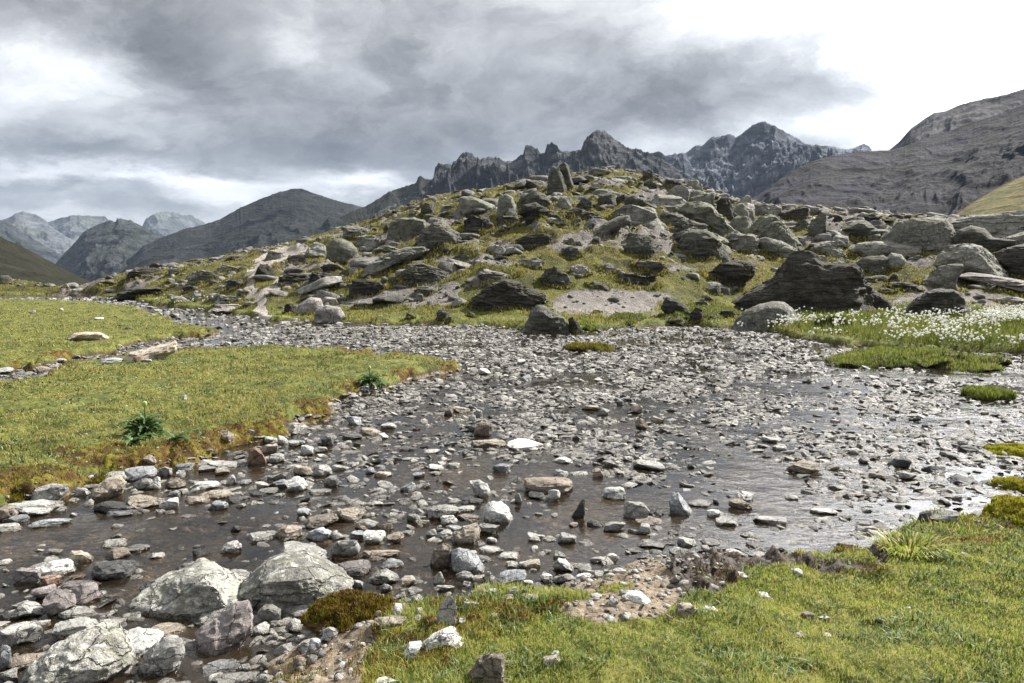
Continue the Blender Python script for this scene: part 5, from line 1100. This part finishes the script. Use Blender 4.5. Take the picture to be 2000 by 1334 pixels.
def tussock(px, py, rad_, hgt, n, mat, label):
    p = hit(px, py); rs = np.random.RandomState(int(px)); a = rs.uniform(0, 6.283, n); r = rad_ * np.sqrt(rs.rand(n)) * .45
    x, y = np.cos(a) * r, np.sin(a) * r
    h = hgt * rs.uniform(.5, 1.1, n); k = rs.uniform(.2, 1.5, n) * (r / rad_ * 2 + .4)
    V = np.empty((n, 7, 3)); w = .003 + .0012 * rs.rand(n)
    dx, dy = -np.sin(a) * w, np.cos(a) * w
    for j, (s, zz, ww) in enumerate(((0, 0, 1), (.35, .62, .9), (.75, .85, .7))):
        cx, cy, cz = x + np.cos(a) * h * k * s, y + np.sin(a) * h * k * s, h * zz
        V[:, j * 2] = np.stack([cx - dx * ww, cy - dy * ww, cz], -1); V[:, j * 2 + 1] = np.stack([cx + dx * ww, cy + dy * ww, cz], -1)
    V[:, 6] = np.stack([x + np.cos(a) * h * k * 1.2, y + np.sin(a) * h * k * 1.2, h * .72], -1)
    b = (np.arange(n) * 7)[:, None]
    F = [np.vstack([b + np.array([[0, 1, 3, 2]]), b + np.array([[2, 3, 5, 4]])]), b + np.array([[4, 5, 6]])]
    me = mesh_np('grass_tussock', V.reshape(-1, 3), F, False, dict(tint=np.repeat(rs.rand(n), 7), along=np.tile([0, 0, .5, .5, .8, .8, 1.], n)), mat)
    o = add('grass_tussock', me); o.location = p; tag(o, label, 'tussock')
tussock(1775, 1078, .34, .07, 360, G_NEAR, 'long-bladed pale green grass tussock on the near bank edge')

# ------------------------------------------------------------------ thistles
def leafy(px, py, hgt, spread, nleaf, label, seed, stem=True):
    rs = np.random.RandomState(seed); p = hit(px, py)
    root = bpy.data.objects.new('thistle_plant', None); COL.objects.link(root); root.location = p; tag(root, label, 'thistle')
    mt, t = newmat('thistle_leaf'); P = t.n('NewGeometry', out=None).outputs['Position']
    c = t.mix(t.mr(t.noise(P, 25., 3), .35, .65), (.035, .075, .02), (.12, .20, .06))
    s = t.n('MixShader', .3, t.n('BsdfDiffuse', c), t.n('BsdfTranslucent', c)); finish(t, t.n('MixShader', .06, s, t.n('BsdfGlossy', Roughness=.4)))
    for i in range(nleaf):
        tt = i / nleaf; a = i * 2.399 + rs.uniform(-.3, .3); L = spread * (1 - .55 * tt) * rs.uniform(.75, 1.15); z0 = hgt * .55 * tt * tt if stem else .01
        V, F = [], []; nseg = 12; rise = rs.uniform(.35, 1.1) + tt * .3
        for j in range(nseg + 1):
            q = j / nseg; r = L * q; zz = z0 + L * (rise * q - .75 * q * q)
            wd = L * .24 * math.sin(math.pi * min(.97, q ** .7)) * (1.0 if j % 2 else .38) + .002
            ca, sa = math.cos(a), math.sin(a); fold = wd * .45
            V += [(ca * r - sa * wd, sa * r + ca * wd, zz + fold), (ca * r, sa * r, zz), (ca * r + sa * wd, sa * r - ca * wd, zz + fold)]
            if j:
                b = (j - 1) * 3; F += [(b, b + 1, b + 4, b + 3), (b + 1, b + 2, b + 5, b + 4)]
        me = mesh_np('leaf', np.array(V), np.array(F), False, None, mt); add('leaf', me, root)
    if stem:
        bm = bmesh.new(); bmesh.ops.create_cone(bm, segments=8, radius1=.008, radius2=.005, depth=hgt, cap_ends=True)
        bmesh.ops.translate(bm, vec=(0, 0, hgt / 2), verts=bm.verts); me = bpy.data.meshes.new('stem'); bm.to_mesh(me); bm.free(); me.materials.append(mt); add('stem', me, root)
        v, f = ico(2); me = mesh_np('flower_bud', v * [.022, .022, .03] * (1 + .25 * (RS.rand(len(v), 1) - .5)) + [0, 0, hgt + .015], f, False, None, G_BUD); add('flower_bud', me, root)
G_BUD, _t = newmat('bud'); finish(_t, _t.n('BsdfDiffuse', (.34, .42, .16)))
leafy(285, 850, .27, .27, 60, 'large dark green thistle growing in the left meadow near the bank', 5)
leafy(262, 868, .10, .18, 16, 'low spiny rosette in front of the large thistle', 8, False)
leafy(345, 862, .08, .16, 14, 'low leafy rosette right of the large thistle', 9, False)
leafy(722, 752, .2, .24, 40, 'smaller pale green thistle near the tip of the left meadow', 6)
leafy(742, 758, .1, .2, 14, 'leafy rosette beside the smaller thistle at the meadow tip', 7, False)
leafy(665, 1205, .03, .06, 12, 'tiny pale green rosette growing on the brown moss cushion', 12, False)
leafy(380, 900 - 310, .35, .3, 16, 'leafy green herb among the rocks near the upper stream bend', 13)
leafy(1065, 612, .3, .3, 20, 'green herb clump in front of the broad black outcrop', 14)

# ------------------------------------------------------------------ cotton grass
def cotton():
    mh, t = newmat('cotton_head'); s = t.n('MixShader', .3, t.n('BsdfDiffuse', (.88, .88, .84)), t.n('BsdfTranslucent', (.88, .88, .84))); finish(t, s)
    v, f = ico(2); rs = np.random.RandomState(3)
    heads = []
    for i in range(6):
        k = 1 + (fbm(v[:, 0] * 3 + i, v[:, 1] * 3, v[:, 2] * 3, seed=i, oct=2) - .5) * .9
        V = v * k[:, None] * [.017, .017, .015]; hm = mesh_np('head', V, f, True, None, mh)
        heads.append((V, hm))
    sm = mesh_np('stem', np.array([[-.0015, 0, 0], [.0015, 0, 0], [.0012, 0, .2], [-.0012, 0, .2], [0, -.0015, 0], [0, .0015, 0], [0, .0012, .2], [0, -.0012, .2]]), np.array([[0, 1, 2, 3], [4, 5, 6, 7]]), False,
                 dict(tint=np.full(8, .5), along=np.full(8, 1.)), G_WET)
    pts = []
    n = 0
    while len(pts) < 1900 and n < 90000:
        n += 1
        px = rs.uniform(1440, 2120); py = rs.uniform(618, 690)
        if py > 660 + (px - 1500) * .075 or px < 1560 and py > 652: continue
        if px > 1900 and py < 640: pr = 1.
        else: pr = .62 if 625 < py < 668 else .35
        cl = float(fbm(np.array([px / 38.]), np.array([py / 11.]), seed=7, oct=3)[0])
        if cl < .50 and not (px > 1900 and py < 640): continue
        if rs.rand() > pr: continue
        pts.append((px, py, hit(px, py)))
    for k in range(520): # bright dense strip by the right edge
        px = rs.uniform(1925, 2080); py = rs.uniform(612, 636); pts.append((px, py, hit(px, py)))
    for k in range(22):
        px = rs.uniform(300, 425); py = rs.uniform(588, 602); pts.append((px, py, hit(px, py)))
    pts.sort(key=lambda q: q[2][0] ** 2 + q[2][1] ** 2)
    proto = None
    for px, py, p in pts[:300]:
        h = rs.uniform(.75, 1.35); hi = rs.randint(6)
        if proto is None:
            proto = bpy.data.objects.new('cotton_grass', sm); proto_h = bpy.data.objects.new('seed_head', heads[0][1])
            a, b = proto, proto_h
        else: a, b = proto.copy(), proto_h.copy()
        COL.objects.link(a); COL.objects.link(b); b.parent = a; b.data = heads[hi][1]
        a.location = p; a.scale = (1, 1, h); a.rotation_euler = (rs.normal(0, .12), rs.normal(0, .12), rs.uniform(0, 6))
        b.location = (0, 0, .2); s = rs.uniform(.6, 1.45); b.scale = (s, s, s / h)
        tag(a, 'white fluffy cotton grass stem in the nearer part of the wet meadow', 'cotton grass', 'cotton grass flowering in the wet meadow')
    Vs, Fs, o = [], [], 0
    for px, py, p in pts[300:]:
        V = heads[rs.randint(6)][0] * rs.uniform(.7, 1.7) + np.array(p) + [0, 0, rs.uniform(.15, .3)]
        Vs.append(V); Fs.append(f + o); o += len(V)
    me = mesh_np('far_cotton_grass', np.vstack(Vs), np.vstack(Fs), True, None, mh)
    tag(add('far_cotton_grass', me), 'distant white cotton grass heads at the back of the wet meadow', 'cotton grass', kind='stuff')
cotton()

# ------------------------------------------------------------------ labels
LM_H = [(1095, 355, 'the upright split boulder'), (1590, 555, 'the huge dark cracked boulder'), (1075, 620, 'the wedge boulder in the pond edge'), (1370, 475, 'the rounded mossy grey boulder'), (855, 458, 'the big dark layered boulder'),
        (670, 488, 'the rounded pale green boulder'), (1250, 480, 'the lone dark block'), (1835, 600, 'the striped dome boulder'), (1500, 620, 'the smooth pale shore boulder'), (625, 605, 'the pinkish shore rocks'),
        (505, 560, 'the dirt path'), (1000, 570, 'the broad black outcrop'), (1950, 460, 'the overhanging outcrop'), (1680, 450, 'the tent-shaped boulder'), (930, 398, 'the wide greenish boulder'), (1520, 460, 'the slanting layered boulder'),
        (1350, 400, 'the long greenish slab'), (1240, 340, 'the grassy summit'), (300, 570, 'the upper stream bend'), (770, 540, 'the long tapering dark slab'), (1720, 560, 'the pale rough ledge'), (1190, 590, 'the bare pinkish ground')]
LM_S = [(375, 1170, 'the lichen slab boulder'), (590, 1130, 'the largest foreground boulder'), (872, 1195, 'the upright whitish slab'), (975, 1000, 'the angular white rock'), (1132, 1000, 'the dark fin-shaped stone'), (1070, 948, 'the long brown slab stone'),
        (270, 830, 'the large thistle'), (505, 890, 'the reddish pyramid stone'), (1328, 985, 'the grey spike-topped stone'), (150, 1300, 'the bottom-left lichen boulder'), (230, 955, 'the large tan block'), (915, 1095, 'the white-veined stone'),
        (720, 740, 'the smaller thistle'), (940, 830, 'the tilted brown slabs'), (1380, 1120, 'the dark mud hollow'), (1775, 1075, 'the long-bladed tussock'), (105, 1110, 'the round white stone'), (690, 1190, 'the brown moss cushion'), (1500, 880, 'the gravel bar'), (1620, 1200, 'the near turf'),
        (290, 690, 'the side channel'), (440, 1240, 'the pinkish block'), (1075, 1130, 'the long pale slab'), (1750, 900, 'the glinting gravel flat'), (640, 870, 'the left gravel bar'), (700, 1030, 'the central stone pile')]
SHAPE_W = {'b': ['angular', 'blocky', 'chunky'], 's': ['flat', 'slabby', 'layered'], 'r': ['rounded', 'smooth', 'rounded'], 'u': ['upright', 'pointed', 'tall'], 'z': ['striped'] * 3, 'd': ['blocky'] * 3}
ORD = ['', 'second ', 'third ', 'fourth ', 'fifth ', 'sixth ', 'seventh ', 'eighth ', 'ninth ', 'tenth ']
def write_labels():
    cells_ = {}
    for q in PLACED:
        o = q['o']
        if q['label']:
            tag(o, q['label'], q['cat'], q['group']); continue
        LM = LM_H if q['y1'] < 645 else LM_S
        d = [((q['px'] - a) ** 2 + ((q['py'] - b) * 1.6) ** 2, k) for k, (a, b, _) in enumerate(LM)]; d.sort()
        dist2, k = d[0]; a, b, ph = LM[k]
        dx, dy = q['px'] - a, (q['py'] - b) * 1.6
        if abs(dx) > abs(dy): rel = 'left of' if dx < 0 else 'right of'
        else: rel = ('uphill from' if q['hill'] else 'just beyond') if dy < 0 else ('downhill from' if q['hill'] else 'in front of')
        sh = SHAPE_W[q['shape']][0]
        cells_.setdefault((q['tone'], sh, rel, ph, q['cat']), []).append((dist2, q))
    for (tone, sh, rel, ph, cat), L in cells_.items():
        L.sort(key=lambda e: -e[1]['area'])
        for i, (_, q) in enumerate(L):
            size = '' if len(L) == 1 else ('largest ' if i == 0 else ORD[min(i, 9)] + 'largest ')
            tag(q['o'], f"{size}{TONE[tone]} {sh} {cat} {rel} {ph}", cat, q['group'])
write_labels()
